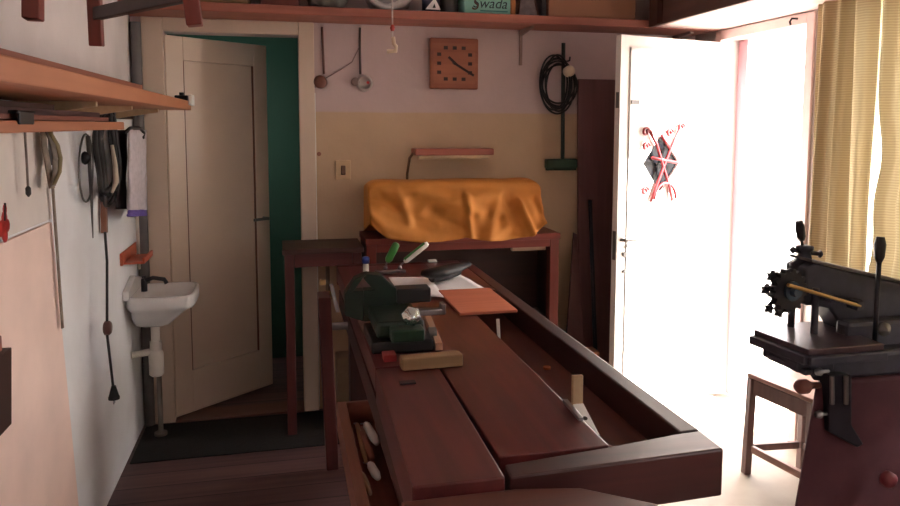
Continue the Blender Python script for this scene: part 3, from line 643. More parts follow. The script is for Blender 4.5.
# clock
ck_ = T('wall_clock', 'square orange brown wooden wall clock with black hands', 'clock', by(453, 88))
a, b = by(429, 89), by(477, 39.5); q = MB(); q.box(a.x, b.x, YB-.035, YB-.002, a.z, b.z); q.build('case', wood('clock_wood', (136, 74, 52), (172, 102, 74), 'X', .45), ck_, .008)
cc = Vector(((a.x+b.x)/2, YB-.036, (a.z+b.z)/2)); hw_ = (b.x-a.x)/2
q = MB(); q.box(cc.x-hw_*.86, cc.x+hw_*.86, YB-.0375, YB-.0352, cc.z-hw_*.80, cc.z+hw_*.80); q.build('dial', wood('dial_wood', (148, 84, 60), (178, 110, 82), 'X', .5), ck_)
q = MB(); DK = plain('clock_black', (48, 22, 18), .5)
for k in range(12):
    an = 2*math.pi*k/12; s = 1/max(abs(math.sin(an)), abs(math.cos(an))); px_, pz_ = cc.x+math.sin(an)*hw_*.64*min(s, 1.18), cc.z+math.cos(an)*hw_*.62*min(s, 1.18)
    q.box(px_-.011, px_+.011, YB-.0395, YB-.0376, pz_-.009, pz_+.009)
q.build('hour_marks', DK, ck_)
q = MB(); q.bar((cc.x-.012, YB-.042, cc.z+.007), (cc.x+.105, YB-.042, cc.z-.062), .004, .012, (0, 0, 1)); q.build('minute_hand', DK, ck_)
q = MB(); q.bar((cc.x+.01, YB-.045, cc.z-.006), (cc.x-.035, YB-.045, cc.z+.034), .004, .013, (0, 0, 1)); q.cyl((cc.x, YB-.0376, cc.z), (cc.x, YB-.05, cc.z), .008); q.build('hour_hand', DK, ck_)
# pull cord
pc = T('pull_cord', 'white light pull cord with a hooked handle hanging from ceiling', 'pull cord', P(391, 52, Y=2.9))
q = MB(); q.cyl(P(392.5, 40, Y=2.9), Vector((P(392.5, 40, Y=2.9).x, 2.9, ZC)), .003, .003, 6); q.build('cord', plain('cord_white', (214, 204, 200), .5), pc)
q = MB(); q.lathe(P(392.5, 28, Y=2.9), [(.006, -.012), (.010, 0), (.006, .012)]); q.build('red_bead', REDP, pc)
q = MB(); q.tube([P(393, 37, Y=2.9), P(394, 44, Y=2.9), P(396, 46, Y=2.9), P(396, 51, Y=2.9), P(387, 51.5, Y=2.9)], .008, 8); q.build('hooked_handle', plain('ivory', (226, 206, 178), .35), pc)
# lamp with red wooden hood
lm = T('work_lamp', 'switched off tube lamp with red hood above the yellow cover', 'lamp', Vector((.9, 3.86, 1.34)))
a, b = P(415.5, 158, Y=3.84), P(494.5, 148.5, Y=3.84)
q = MB(); q.box(a.x, b.x, 3.845, 3.978, a.z+.012, b.z); q.build('hood', wood('lamp_hood', (146, 78, 62), (170, 98, 80), 'X', .4), lm, .006)
q = MB(); q.cyl((a.x+.02, 3.865, a.z+.004), (b.x-.03, 3.865, a.z+.004), .013); q.build('tube', plain('lamp_tube', (206, 186, 150), .3), lm)
q = MB(); q.tube([(a.x+.01, 3.93, a.z+.03), (a.x-.015, 3.94, a.z-.005), (a.x-.024, 3.962, a.z-.09), (a.x-.024, 3.964, 1.20), (a.x-.024, 3.978, 1.17)], .007); q.build('stand', plain('stand_brown', (110, 84, 62), .4, .5), lm)
# cable coil and green brush on wall
cc_ = T('cable_coil', 'black cable coil with white plug hung on wall by the green brush', 'coil', by(560, 85))
rn = random.Random(5); q = MB()
for k in range(7):
    cx, cy = 557+rn.uniform(-3.5, 3), 84.5+rn.uniform(-3.5, 3.5); rx, ry = rn.uniform(12, 18), rn.uniform(20, 28)
    q.tube([P(cx+rx*math.cos(t), cy+ry*math.sin(t), Y=YB-.035-.009*k-.01*math.sin(t+k)) for t in [2*math.pi*j/36 for j in range(36)]], .0055, 7, True)
q.build('cable_loops', RUBBER, cc_)
q = MB(); p0 = by(570, 68, YB-.10); q.lathe(p0+Vector((0, .045, -.02)), [(.018, 0), (.03, .01), (.03, .04), (.014, .05)], (.1, -1, .15)); q.build('plug', plain('ivory', (226, 206, 178), .35), cc_)
q = MB(); p0 = by(563, 62, YB-.001); q.tube([p0, p0+Vector((0, -.10, 0)), p0+Vector((0, -.105, .02))], .005); q.build('hook', BLACK, cc_)
br = T('floor_brush', 'green headed brush hung on the wall by its dark pole', 'brush', by(562, 170))
GD = plain('dark_green', (34, 66, 46), .5)
q = MB(); q.cyl(by(563.5, 43, YB-.022), by(562.5, 160, YB-.022), .011); q.build('pole', plain('pole_green', (40, 56, 48), .45), br)
a, b = by(547, 168.5, YB-.05), by(578, 159, YB-.05); q = MB(); q.box(a.x, b.x, YB-.05, YB-.003, a.z, b.z); q.build('head', GD, br, .006)
q = MB(); q.box(a.x+.006, b.x-.006, YB-.045, YB-.01, a.z-.012, a.z-.0005); q.build('bristles', plain('bristle_green', (28, 52, 38), .8, 0, .4, 60, .5), br)
# things leaning in the corner behind the street door
q = MB(); a = P(581, 80, Y=3.93); 
q.hexa([(1.605, 3.845, .001), (2.25, 3.845, .001), (2.25, 3.865, .001), (1.605, 3.865, .001)], [(a.x-.01, 3.945, 1.79), (2.22, 3.945, 1.79), (2.22, 3.965, 1.79), (a.x-.01, 3.965, 1.79)])
tag(q.build('leaning_board', PURPW, None, .003), 'tall purple brown board leaning on back wall behind street door', 'board')
q = MB(); q.prism([(1.47, 3.75, .001), (1.63, 3.75, .001), (1.575, 3.835, .93), (1.555, 3.835, .94)], (0, .018, 0)); tag(q.build('wooden_wedge', wood('wedge_purple', (74, 46, 46), (100, 66, 64), 'Z'), None, .003), 'tall pointed dark plank leaning right of the yellow cover', 'plank')
q = MB(); q.cyl((1.672, 3.74, .001), (1.645, 3.83, 1.12), .013, .011, 10); tag(q.build('iron_rod', plain('blue_black_rod', (36, 44, 56), .4, .4)), 'blue black rod leaning against the tall purple brown board', 'rod')
q = MB(); q.box(1.44, 1.62, 3.60, 3.70, .001, .33); tag(q.build('timber_offcut', wood('offcut_orange', (150, 88, 62), (186, 118, 88), 'Z'), None, .004), 'orange brown timber offcut standing on floor beside bench', 'offcut')

# ================================================================ CABINET, COVER, SIDE TABLE
cb_ = T('open_cabinet', 'red wooden open fronted cabinet against the back wall under yellow cover', 'cabinet', Vector((.9, 3.82, 0)))
q = MB(); q.box(.385, 1.412, 3.665, 3.972, .935, .966); q.build('top', REDX, cb_, .003)
for x in (.39, 1.357):
    q = MB(); q.box(x, x+.05, 3.672, 3.725, .0005, .9345); q.build('front_post', REDW, cb_, .003)
q = MB(); q.box(.4405, 1.3565, 3.674, 3.70, .895, .9345); q.build('top_rail', REDX, cb_, .002)
for x in (.392, 1.39):
    q = MB(); q.box(x, x+.018, 3.726, 3.97, .0005, .9345); q.build('side_panel', DARKW, cb_)
q = MB(); q.box(.411, 1.389, 3.955, 3.97, .05, .9345); q.build('back_panel', DARKX, cb_)
q = MB(); q.box(.411, 1.389, 3.726, 3.954, .08, .10); q.build('bottom_board', DARKX, cb_)
q = MB(); q.box(.411, 1.389, 3.74, 3.954, .48, .498); q.build('shelf_board', DARKX, cb_)
q = MB(); q.box(1.16, 1.345, 3.705, 3.74, .872, .89); q.build('pale_runner', wood('runner', (140, 112, 92), (166, 140, 118), 'X'), cb_)

HEM = [(0, 223), (.03, 230), (.09, 238), (.17, 240.5), (.28, 242.5), (.40, 241.5), (.49, 239.5), (.54, 237.5), (.61, 240), (.74, 241), (.86, 237.5), (.93, 235.5), (.97, 228), (1, 223)]
def interp(tab, u):
    for (a, va), (b, vb) in zip(tab, tab[1:]):
        if u <= b: return va + (vb-va)*(u-a)/(b-a)
    return tab[-1][1]
FOLDS = [((.05, .25), (.45, .95), .045, -.020), ((.02, .75), (.30, .95), .05, .016), ((.16, .12), (.22, .62), .04, .020), ((.28, .15), (.62, .55), .05, .024), ((.55, .25), (.565, .95), .03, .022),
         ((.50, .28), (.75, .20), .05, .018), ((.56, .60), (.74, .62), .05, -.022), ((.74, .35), (.66, .95), .05, .016), ((.86, .35), (.93, .95), .022, .030), ((.80, .30), (.85, .9), .04, -.018), ((.95, .35), (.99, .85), .03, -.015), ((.35, .5), (.50, .9), .06, -.016)]
def fold(u, t):
    d = 0
    for (ax, ay), (bx, by_), wd, am in FOLDS:
        A = Vector((ax*3, ay)); B = Vector((bx*3, by_)); p = Vector((u*3, t)); k = max(0, min(1, (p-A).dot(B-A)/(B-A).length_squared))
        dd = (p-(A+(B-A)*k)).length
        d += 1.35*am*math.exp(-(dd/(wd*2.0))**2)
    q_ = Vector((u*4.2+.3, t*1.6+u*1.5, 3)); d += .016*(1-abs(noise.noise(q_))*3.2) if t > .1 else 0
    return d
rows = []; NU, NV = 90, 44
for i in range(NU+1):
    u = i/NU; x = .408+.905*u; row = []
    e = min(u, 1-u); end = 0 if e > .05 else (1-e/.05)**2
    hz_ = P(370+175*u, interp(HEM, u), Y=3.645).z
    top = 1.244 - .012*end*2 + .004*noise.noise(Vector((u*6, 0, 0)))
    for j in range(NV+1):
        v = j/NV
        if v < .2: y, z = 3.945-.02*v/.2, .969+(top-.02-.969)*v/.2
        elif v < .45:
            k = (v-.2)/.25; y = 3.925-.205*k; z = top-.02*(1-min(1, k*4))**2-.012*max(0, (k-.8)/.2)**2+.004*noise.noise(Vector((u*9, k*3, 2)))
        else:
            t = (v-.45)/.55; y = 3.72-.075*t**1.3; z = top-.012+(hz_-top+.012)*t
            dsp = fold(u, t)*(.35+.65*min(1, t*3)) + .006*noise.noise(Vector((u*8, t*3, 7)))
            y -= max(-.035*(1-t), dsp) if t < .98 else max(0, dsp); y = min(y, 3.72)
            if z < .985: y = min(y, 3.655)
            z += dsp*.25*(1-t)
        xx = x + (.018*max(0, .6-(z-.96)/.28) if u > .95 else 0)*end*1.5
        row.append(Vector((xx, y, z)))
    rows.append(row)
q = MB(); q.grid(rows)
q.pts(rows[0], [tuple(range(NV+1))]); q.pts(rows[-1], [tuple(range(NV+1))])
cm = plain('ochre_cloth', (200, 130, 56), .75, 0, .1, 9, .15)
tag(q.build('machine_cover', cm, None, 0, .003, (.87, 3.8, .967)), 'ochre yellow cloth cover draped over a machine on the red cabinet', 'cover')

DRED = wood('shaded_red_wood', (56, 20, 20), (88, 36, 34), 'Z', .5)  # red wood darkened: the unlit side table's shade is put into the colour
DREDX = wood('shaded_red_rail', (56, 20, 20), (88, 36, 34), 'X', .5)
stb = T('side_table', 'dark red side table between the rear door and the cabinet', 'table', Vector((.18, 3.75, 0)))
q = MB(); q.box(-.015, .375, 3.642, 3.952, .905, .930); q.build('tabletop', DARKX, stb, .003)
for x, y in ((-.005, 3.65), (-.005, 3.9), (.32, 3.65), (.32, 3.9)):
    q = MB(); q.box(x, x+.045, y, y+.045, .0005, .9045); q.build('leg', DRED, stb, .003)
q = MB(); q.box(.041, .319, 3.655, 3.675, .84, .9045); q.build('front_rail', DREDX, stb, .002)
q = MB(); q.box(.0, .018, 3.696, 3.899, .84, .9045); q.build('side_rail', DARKW, stb, .002)
pv = T('pipe_valve', 'small brass valve on a thin pipe under the dark red table', 'valve', Vector((.22, 3.96, .45)))
q = MB(); q.cyl((.215, YB-.03, .0), (.215, YB-.03, .80), .011, .011, 10); q.build('pipe', plain('dull_pipe', (120, 104, 88), .5, .3), pv)
q = MB(); q.lathe((.215, YB-.03, .60), [(.014, 0), (.022, .01), (.022, .045), (.014, .055)]); q.cyl((.215, YB-.03, .63), (.215, YB-.09, .63), .01).cyl((.19, YB-.09, .63), (.24, YB-.09, .63), .008); q.build('valve_body', BRASS, pv)
q = MB(); q.box(.245, .315, 3.77, 3.89, .001, .34); tag(q.build('storage_box', plain('pale_box', (150, 128, 104), .7), None, .004), 'pale brown box standing on the floor under the dark red table', 'box')
mt2 = MB(); mt2.box(-.70, .33, 3.50, 3.935, .0008, .006)  # thin near-black sheet laid over the planks before the rear door
ob = mt2.build('dark_floor_strip', plain('black_strip', (16, 11, 11), .95, 0, .3, 60, .3)); tag(ob, 'thin black strip on the floor in front of the rear door', 'mat')

# ================================================================ WORKBENCH
ZB = .85
wbn = T('workbench', 'long dark red brown joiner workbench with a tool well', 'workbench', Vector((.56, 2.4, 0)))
q = MB(); q.box(.24, .420, 2.042, 3.58, ZB-.075, ZB).box(.4201, .665, 1.42, 3.58, ZB-.075, ZB).box(.6651, .847, 2.93, 3.58, ZB-.075, ZB); q.build('top_slab', BENCH, wbn, .003)
q = MB(); q.hexa([(.225, 1.335, ZB-.10), (.408, 1.335, ZB-.10), (.416, 2.038, ZB-.10), (.240, 2.038, ZB-.10)], [(.225, 1.335, ZB-.001), (.408, 1.335, ZB-.001), (.416, 2.038, ZB-.001), (.240, 2.038, ZB-.001)]); q.build('front_plank', wood('bench_plank', (54, 22, 23), (102, 45, 44), 'Y', .38), wbn, .004)
pc_ = [(.4165, 1.33), (.895, 1.349), (.898, 1.448), (.83, 1.442), (.655, 1.414), (.4205, 1.385)]
q = MB(); q.prism([(x, y, ZB-.105) for x, y in pc_], (0, 0, .105)); q.build('end_cap', BENCHX, wbn, .005)
q = MB(); q.box(.848, .898, 1.449, 3.63, ZB-.12, ZB); q.build('back_rail', BENCHD, wbn, .005)
q = MB(); q.box(.24, .8475, 3.5805, 3.63, ZB-.09, ZB); q.build('far_end_cap', BENCHX, wbn, .004)
q = MB(); q.box(.66, .8475, 1.44, 2.93, ZB-.095, ZB-.08); q.build('well_bottom', wood('well_wood', (60, 28, 24), (96, 48, 40), 'Y', .5), wbn)
q = MB(); q.box(.245, .262, 1.45, 3.55, ZB-.19, ZB-.106); q.build('apron', BENCHD, wbn, .002)
pj_ = [(.20, 1.325), (.425, 1.324), (.549, 1.299), (.668, 1.206), (.60, 1.13), (.20, 1.13)]
q = MB(); q.prism([(x, y, ZB-.11) for x, y in pj_], (0, 0, .09)); q.build('tail_vise_jaw', wood('jaw_wood', (58, 30, 27), (104, 58, 48), 'X', .4), wbn, .006)
q = MB(); q.cyl((.31, 1.325, ZB-.155), (.31, 1.85, ZB-.155), .02).cyl((.31, 1.145, ZB-.14), (.31, 1.325, ZB-.14), .012); q.build('vise_screw', DSTEEL, wbn)
for x, y in ((.264, 1.62), (.264, 3.18), (.79, 1.62), (.79, 3.18)):
    q = MB(); q.box(x, x+.075, y, y+.09, .0005, ZB-.121); q.build('leg', DARKW, wbn, .004)
for y in (1.65, 3.21):
    q = MB(); q.box(.339, .79, y, y+.05, .12, .19); q.build('stretcher', DARKX, wbn, .003)
for x in (.275, .805):
    q = MB(); q.box(x, x+.04, 1.71, 3.18, .12, .19); q.build('stretcher', DARKW, wbn, .003)
ch = MB(); ch.hexa([(.15, 3.02, .10), (.20, 3.02, .10), (.20, 3.11, .10), (.15, 3.11, .10)], [(.125, 3.0, .835), (.175, 3.0, .835), (.175, 3.13, .835), (.125, 3.13, .835)]); chp = ch.build('leg_vise_chop', DRED, wbn, .005)
q = MB(); q.cyl((.182, 3.06, .70), (.262, 3.06, .70), .016); q.build('screw', STEEL, chp)
q = MB(); q.bar(P(331, 284, Y=2.97), P(338, 312, Y=2.95), .014, .012, (0, 1, 0)); q.build('handle_bar', STEEL, chp)
for p, r in ((P(323, 282, Y=3.06), .012),):
    q = MB(); q.cyl(p+Vector((0, 0, -.01)), p+Vector((0, 0, .012)), r); q.build('bolt', BRASS, chp)
dr = MB(); dx0, dx1, dy0, dy1, dz0, dz1 = .175, .325, 1.78, 2.72, .40, .505
dr.box(dx0, dx0+.034, dy0, dy1, dz0, dz1).box(dx1-.012, dx1, dy0, dy1, dz0, dz1).box(dx0+.034, dx1-.012, dy0, dy0+.016, dz0, dz1).box(dx0+.034, dx1-.012, dy1-.016, dy1, dz0, dz1).box(dx0+.034, dx1-.012, dy0+.016, dy1-.016, dz0, dz0+.012)
dr.build('tool_trough', wood('trough_wood', (110, 66, 54), (150, 98, 82), 'Y', .4), wbn, .002)
tz = dz0+.013
for (xa, ya, xb, yb, zl, r, mt, lab) in ((366, 424, 377, 443, .470, .014, WHP, 'thick white handled chisel at the far end of the bench trough'), (357, 424, 366, 462, .462, .008, PALEW, 'long slim pale handled chisel by the left rim of the bench trough'),
        (362, 432, 372, 458, .466, .012, wood('chisel_brown', (120, 70, 56), (150, 96, 80), 'Y'), 'brown handled chisel between the two lighter ones in the bench trough'), (370, 464, 378, 478, .466, .013, WHP, 'short white handled chisel in the middle of the bench trough'), (362, 474, 370, 494, .482, .009, TANW, 'tan handled chisel at the near end of the bench trough')):
    a, b = P(xa, ya, Z=zl), P(xb, yb, Z=zl); t_ = T('chisel', lab, 'chisel', Vector((a.x, a.y, tz)), 'tools in the bench trough')
    d = b-a; q = MB(); q.lathe(a, [(r*.7, 0), (r, .015), (r*1.1, d.length*.7), (r*.7, d.length)], d, 12); q.build('handle', mt, t_)
    q = MB(); q.bar(a-d.normalized()*.002, a-d.normalized()*.07+Vector((0, 0, -.025)), .014, .004); q.build('blade', STEEL, t_)

# ---------------- things on the bench
ZT = ZB+.0008
VBLK = plain('vise_black', (18, 18, 20), .5)
bv = T('bench_vise', 'dark green cast iron vise standing on the left side of the workbench', 'vise', Vector((.33, 2.3, ZB)))
q = MB(); q.box(.243, .43, 2.16, 2.40, ZT, ZT+.035); q.build('base', VBLK, bv, .006)
q = MB(); q.box(.262, .41, 2.20, 2.45, ZT+.0352, ZT+.085); q.build('body', GREENM, bv, .012)
Ya = 2.42
ol = [P(*p, Y=Ya) for p in ((345, 316), (345, 294), (355, 279), (367, 274))]; orr = [P(*p, Y=Ya) for p in ((367, 274), (382, 276), (396, 288), (404, 306), (404, 320))]
tl_, ta, tr_ = P(353.5, 291.5, Y=Ya), P(363, 278.5, Y=Ya), P(374, 290, Y=Ya); tm = (tl_+tr_)/2; bmid = P(364, 322, Y=Ya)
q = MB(); q.prism([ol[0], ol[1], ol[2], ol[3], ta, tl_, tm, bmid], (0, .055, 0)); q.prism([orr[0], orr[1], orr[2], orr[3], orr[4], bmid, tm, tr_, ta], (0, .055, 0)); q.build('arch_frame', GREENM, bv, .004)
q = MB(); a = P(397, 304, Y=2.40); b = P(431, 288, Y=2.40); q.box(a.x, b.x, 2.40, 2.47, a.z, b.z); q.build('jaw', VBLK, bv, .005)
q = MB(); a = P(403, 313, Y=2.36); b = P(444, 308, Y=2.36); q.box(a.x, b.x, 2.33, 2.37, a.z-.006, a.z+.012); q.box(b.x-.014, b.x, 2.33, 2.37, a.z-.006, a.z+.03); q.build('slide_bar', STEEL, bv, .003)
q = MB(); c0 = P(412, 316, Y=2.17); q.lathe(c0+Vector((0, .03, -.004)), [(.03, 0), (.03, .022), (.018, .026), (.018, .042)], (0, -1, 0), 6); q.build('clamp_nut', plain('bright_steel', (205, 215, 215), .15, .9), bv)
q = MB(); q.cyl((.43, 2.25, ZT+.03), (.455, 2.25, ZT+.03), .018); q.build('screw', DSTEEL, bv)
q = MB(); q.box(.30, .40, 2.14, 2.20, ZT+.036, ZT+.075); q.build('lower_jaw', plain('vise_green_light', (22, 54, 36), .4, .2, .2, 30), bv, .006)
bb = T('glue_bottle', 'small blue and white bottle standing behind the green vise', 'bottle', P(366, 274, Z=ZT))
o_ = P(366, 274, Z=ZT); q = MB(); q.lathe(o_, [(.012, 0), (.014, .004), (.014, .04), (.010, .05)]); q.build('bottle_body', WHP, bb)
q = MB(); q.lathe(o_+Vector((0, 0, .0502)), [(.017, 0), (.017, .025), (.012, .03)]); q.build('cap', BLUEP, bb)
hr = T('tool_holder', 'small steel tool holder standing near the far end of the workbench', 'tool holder', P(390, 273, Z=ZT))
h0 = P(390, 273, Z=ZT); q = MB(); q.box(h0.x-.07, h0.x+.07, h0.y-.02, h0.y+.02, ZT, ZT+.016); q.build('base', DSTEEL, hr, .003)
for s in (-.022, .045):
    q = MB(); q.lathe((h0.x+s, h0.y, ZT+.0162), [(.010, 0), (.010, .014), (.006, .016)]); q.build('socket', STEEL, hr)
def tool(name, lab, cat, foot, px_tip, mat_h, r, split):
    t_ = T(name, lab, cat, foot); tip = P(*px_tip, Y=foot.y-.01); d = tip-foot; L = d.length; d.normalize()
    q = MB(); q.cyl(foot, foot+d*L*split, .0035, .0035, 8); q.build('blade', STEEL, t_)
    q = MB(); q.lathe(foot+d*L*split, [(r*.6, 0), (r, .015), (r*1.05, L*(1-split)*.6), (r, L*(1-split)*.92), (r*.6, L*(1-split))], d, 14); q.build('handle', mat_h, t_)
    return t_
tool('awl', 'awl with green handle standing upright in the steel holder', 'awl', Vector((h0.x-.022, h0.y, ZT+.0325)), (397, 243), GREENP, .017, .18)
t_ = tool('screwdriver', 'screwdriver with long white and green handle leaning right in the holder', 'screwdriver', Vector((h0.x+.045, h0.y, ZT+.0325)), (428, 243), WHP, .013, .16)
a = Vector((h0.x+.045, h0.y, ZT+.0325)); bq = P(428, 243, Y=h0.y-.01); dd = (bq-a)
q = MB(); off = Vector((-.007, -.003, .006)); q.cyl(a+dd*.22+off, a+dd*.93+off, .0075, .0075, 10); q.build('green_stripe', GREENP, t_)
def sheet(name, pts, z, lab, curl=0):
    n = 10; rows = []
    a, b, c, d = [Vector((x, y, z)) for x, y in pts]
    for j in range(n+1):
        rows.append([(a+(b-a)*i/n)*(1-j/n)+(d+(c-d)*i/n)*(j/n)+Vector((0, 0, curl*(abs(noise.noise(Vector((i*.3, j*.3, z*99)))))+.001)) for i in range(n+1)])
    tag(MB().grid(rows).build(name, PAPER, None, 0, .0006), lab, 'paper')
sheet('paper_sheet', [(.47, 3.02), (.62, 2.84), (.81, 2.90), (.76, 3.34)], ZT+.0015, 'white paper sheet lying under the black bench brush', .004)
sheet('paper_sheet', [(.44, 3.24), (.44, 2.93), (.60, 2.80), (.62, 3.2)], ZT+.007, 'white paper sheet overlapping the larger one toward the vise', .004)
bs = T('bench_brush', 'black curved bench brush resting on white papers', 'brush', P(445, 272, Z=ZT+.012))
pa = [P(422, 273, Z=.905), P(431, 274, Z=.902), P(442, 272, Z=.902), P(455, 268, Z=.902), P(468, 264, Z=.905)]
rings = []
for k, p in enumerate(pa):
    t = (pa[min(k+1, 4)]-pa[max(k-1, 0)]).normalized(); x = t.cross(Vector((0, 0, 1))).normalized(); s = (.55, .95, 1, .9, .45)[k]
    rings.append([p + x*math.cos(a)*.046*s + Vector((0, 0, 1))*math.sin(a)*.024*s for a in [2*math.pi*i/16 for i in range(16)]])
q = MB(); q.loft(rings); q.build('handle', RUBBER, bs)
rings = [[Vector((p.x, p.y, p.z-.016)) + (v-p)*.85*(1) for v in r] for p, r in zip(pa[1:4], rings[1:4])]
q = MB(); q.loft(rings, True, False); q.build('bristles', plain('bristle_black', (34, 32, 34), .8, 0, .4, 80, .4), bs)
q = MB(); q.box(.602, .818, 2.545, 2.925, ZB+.001, ZB+.012, Matrix.Translation((0, 0, 0))); tag(q.build('well_cover', ORW, None, .002), 'orange red plywood lid covering part of the bench tool well', 'lid')
q = MB(); p0 = P(432, 262, Z=ZT); q.box(p0.x-.02, p0.x+.022, p0.y-.012, p0.y+.012, ZT, ZT+.012); tag(q.build('eraser', WHP, None, .003), 'small white eraser near the far end of the workbench', 'eraser')
q = MB(); a, b = P(427, 316, Z=ZB+.016), P(439, 346, Z=ZB+.016); a.z = b.z = ZT+.0125; q.bar(a, b, .022, .024); tag(q.build('wooden_stick', wood('stick', (150, 112, 88), (184, 146, 120), 'Y'), None, .002), 'pale wooden stick lying beside the vise pointing toward the camera', 'stick')
q = MB(); a, b = P(401, 364, Z=ZB+.016), P(461, 359, Z=ZB+.016); a.z = b.z = ZT+.018; q.bar(a, b, .045, .034); tag(q.build('wooden_block', TANW, None, .003), 'tan wooden block lying across the bench in front of vise', 'block')
q = MB(); p0 = P(390, 359, Z=ZT); q.box(p0.x-.022, p0.x+.016, p0.y-.03, p0.y+.02, ZT, ZT+.02); tag(q.build('tape_roll_box', plain('dark_red_card', (140, 50, 52), .5), None, .003), 'small dark red box left of the tan wooden block', 'box')
q = MB(); p0 = P(408, 383, Z=ZT); q.box(p0.x-.022, p0.x+.02, p0.y-.012, p0.y+.012, ZT-.0004, ZT+.004); tag(q.build('bench_dog', BLACK, None, .001), 'black iron bench dog set in the top beyond the front plank', 'bench dog')
# in the well
zw = ZB-.0795
ag = T('angle_bracket', 'white and pale angle plate standing in the bench tool well', 'bracket', P(588, 432, Z=zw))
a0 = P(585, 422, Z=zw+.05); 
c0 = Vector((.706, 1.64, zw))
q = MB(); q.box(.694, .722, 1.70, 1.712, zw, zw+.135); q.build('pale_arm', PALEW, ag, .002)
q = MB(); q.hexa([(.686, 1.585, zw+.028), (.712, 1.575, zw+.028), (.722, 1.70, zw+.058), (.694, 1.70, zw+.058)], [(.686, 1.583, zw+.034), (.712, 1.573, zw+.034), (.722, 1.698, zw+.064), (.694, 1.698, zw+.064)]); q.build('white_plate', WHP, ag, .001)
q = MB(); q.cyl((.702, 1.64, zw+.046), (.702, 1.638, zw+.0505), .006); q.build('screw_hole', BLACKP, ag)
q = MB(); q.box(.69, .722, 1.66, 1.695, zw, zw+.027); q.build('foot', DSTEEL, ag, .002)
q = MB(); q.bar(P(565, 400, Z=ZB+.006), P(581, 419, Z=ZB+.006), .012, .008); ob = q.build('steel_ruler', STEEL, None, .001); ob.location.z = ZT; tag(ob, 'short steel ruler lying at the edge of bench tool well', 'ruler')
q = MB(); a, b = P(484, 326, Z=zw), P(486, 313, Z=zw+.06); q.bar(Vector((.735, 2.50, zw+.001)), Vector((.742, 2.54, zw+.062)), .012, .006); tag(q.build('folded_rule', WHP, None, .001), 'small white strip standing in the well against orange lid', 'ruler')
q = MB(); p0 = P(547, 369, Z=zw); q.cyl((p0.x, p0.y, zw+.0005), (p0.x, p0.y, zw+.008), .012); tag(q.build('cork', plain('cork_orange', (176, 100, 60), .7)), 'small orange cork lying on the floor of tool well', 'cork')

# ================================================================ STOOL BY THE DOOR
sl = T('wooden_stool', 'pale wooden stool standing in the light between door and machine', 'stool', Vector((2.1, 2.63, 0)))
STW = wood('stool_wood', (150, 112, 100), (188, 150, 138), 'Y', .45); STL = wood('stool_leg_wood', (96, 74, 72), (130, 104, 100), 'Z', .5)
cn = [Vector((1.957, 2.80, 0)), Vector((2.235, 2.775, 0)), Vector((2.215, 2.455, 0)), Vector((2.02, 2.452, 0))]
q = MB(); q.hexa([(c.x, c.y, .435) for c in cn], [(c.x, c.y, .455) for c in cn]); q.build('seat', STW, sl, .004)
ctr = sum(cn, Vector())/4
ins = [c+(ctr-c)*.10 for c in cn]
for c in ins:
    q = MB(); q.bar(c+(c-ctr)*.05+Vector((0, 0, .0005)), c+Vector((0, 0, .4345)), .032, .032, (0, 1, 0)); q.build('leg', STL, sl, .003)
for i in range(4):
    a, b = ins[i], ins[(i+1) % 4]; k = (b-a).normalized()*.018
    q = MB(); q.bar(a+k+Vector((0, 0, .40)), b-k+Vector((0, 0, .40)), .02, .065); q.build('apron', STL, sl, .002)
    q = MB(); q.bar(a+k+Vector((0, 0, .12)), b-k+Vector((0, 0, .12)), .02, .03); q.build('stretcher', STW if i == 3 else STL, sl, .002)

# ================================================================ MACHINE
mc = T('engraving_machine', 'dark cast iron machine with levers on a red brown pedestal at right', 'machine', Vector((1.85, 2.0, 0)))
PED = plain('pedestal_red', (80, 48, 54), .7, 0, .18, 8, .08, .15)
q = MB(); q.hexa([(1.375, 1.80, .0005), (2.19, 1.80, .0005), (2.19, 2.24, .0005), (1.78, 2.24, .0005)], [(1.535, 1.86, .765), (2.12, 1.86, .765), (2.12, 2.18, .765), (1.87, 2.18, .765)]); q.build('pedestal', PED, mc, .012)
q = MB(); q.hexa([(1.53, 1.865, .766), (2.10, 1.865, .766), (2.10, 2.17, .766), (1.78, 2.17, .766)], [(1.49, 1.865, .842), (2.10, 1.865, .842), (2.10, 2.15, .842), (1.60, 2.10, .842)])
q.build('table_bracket', CAST, mc, .012)
tbp = [(1.462, 2.065), (1.486, 1.837), (1.752, 1.837), (1.752, 2.112), (1.617, 2.118)]
q = MB(); q.prism([(x, y, .858) for x, y in tbp], (0, 0, .02)); tbl = q.build('work_table', plain('worn_table', (96, 80, 84), .3, .5, .2, 12), mc, .003)
q = MB(); q.bar((1.455, 2.06, .848), (1.482, 1.83, .848), .03, .028).bar((1.48, 1.832, .846), (1.75, 1.832, .846), .03, .026); q.build('table_edge', CAST, tbl, .004)
q = MB(); q.box(1.47, 1.60, 1.86, 2.03, .80, .833); q.bar((1.47, 1.99, .815), (1.50, 1.845, .805), .03, .02); q.build('under_slide', CAST, tbl, .006)
Ym = 2.03
for px, y0_, y1_, yy in ((793.5, 268, 332, 2.07), (816, 288, 336, 1.98)):
    q = MB(); b_ = P(px, y0_, Y=yy); q.cyl((b_.x, yy, .8785), (b_.x, yy, b_.z), .0115, .0105, 12); q.build('column', CAST, mc)
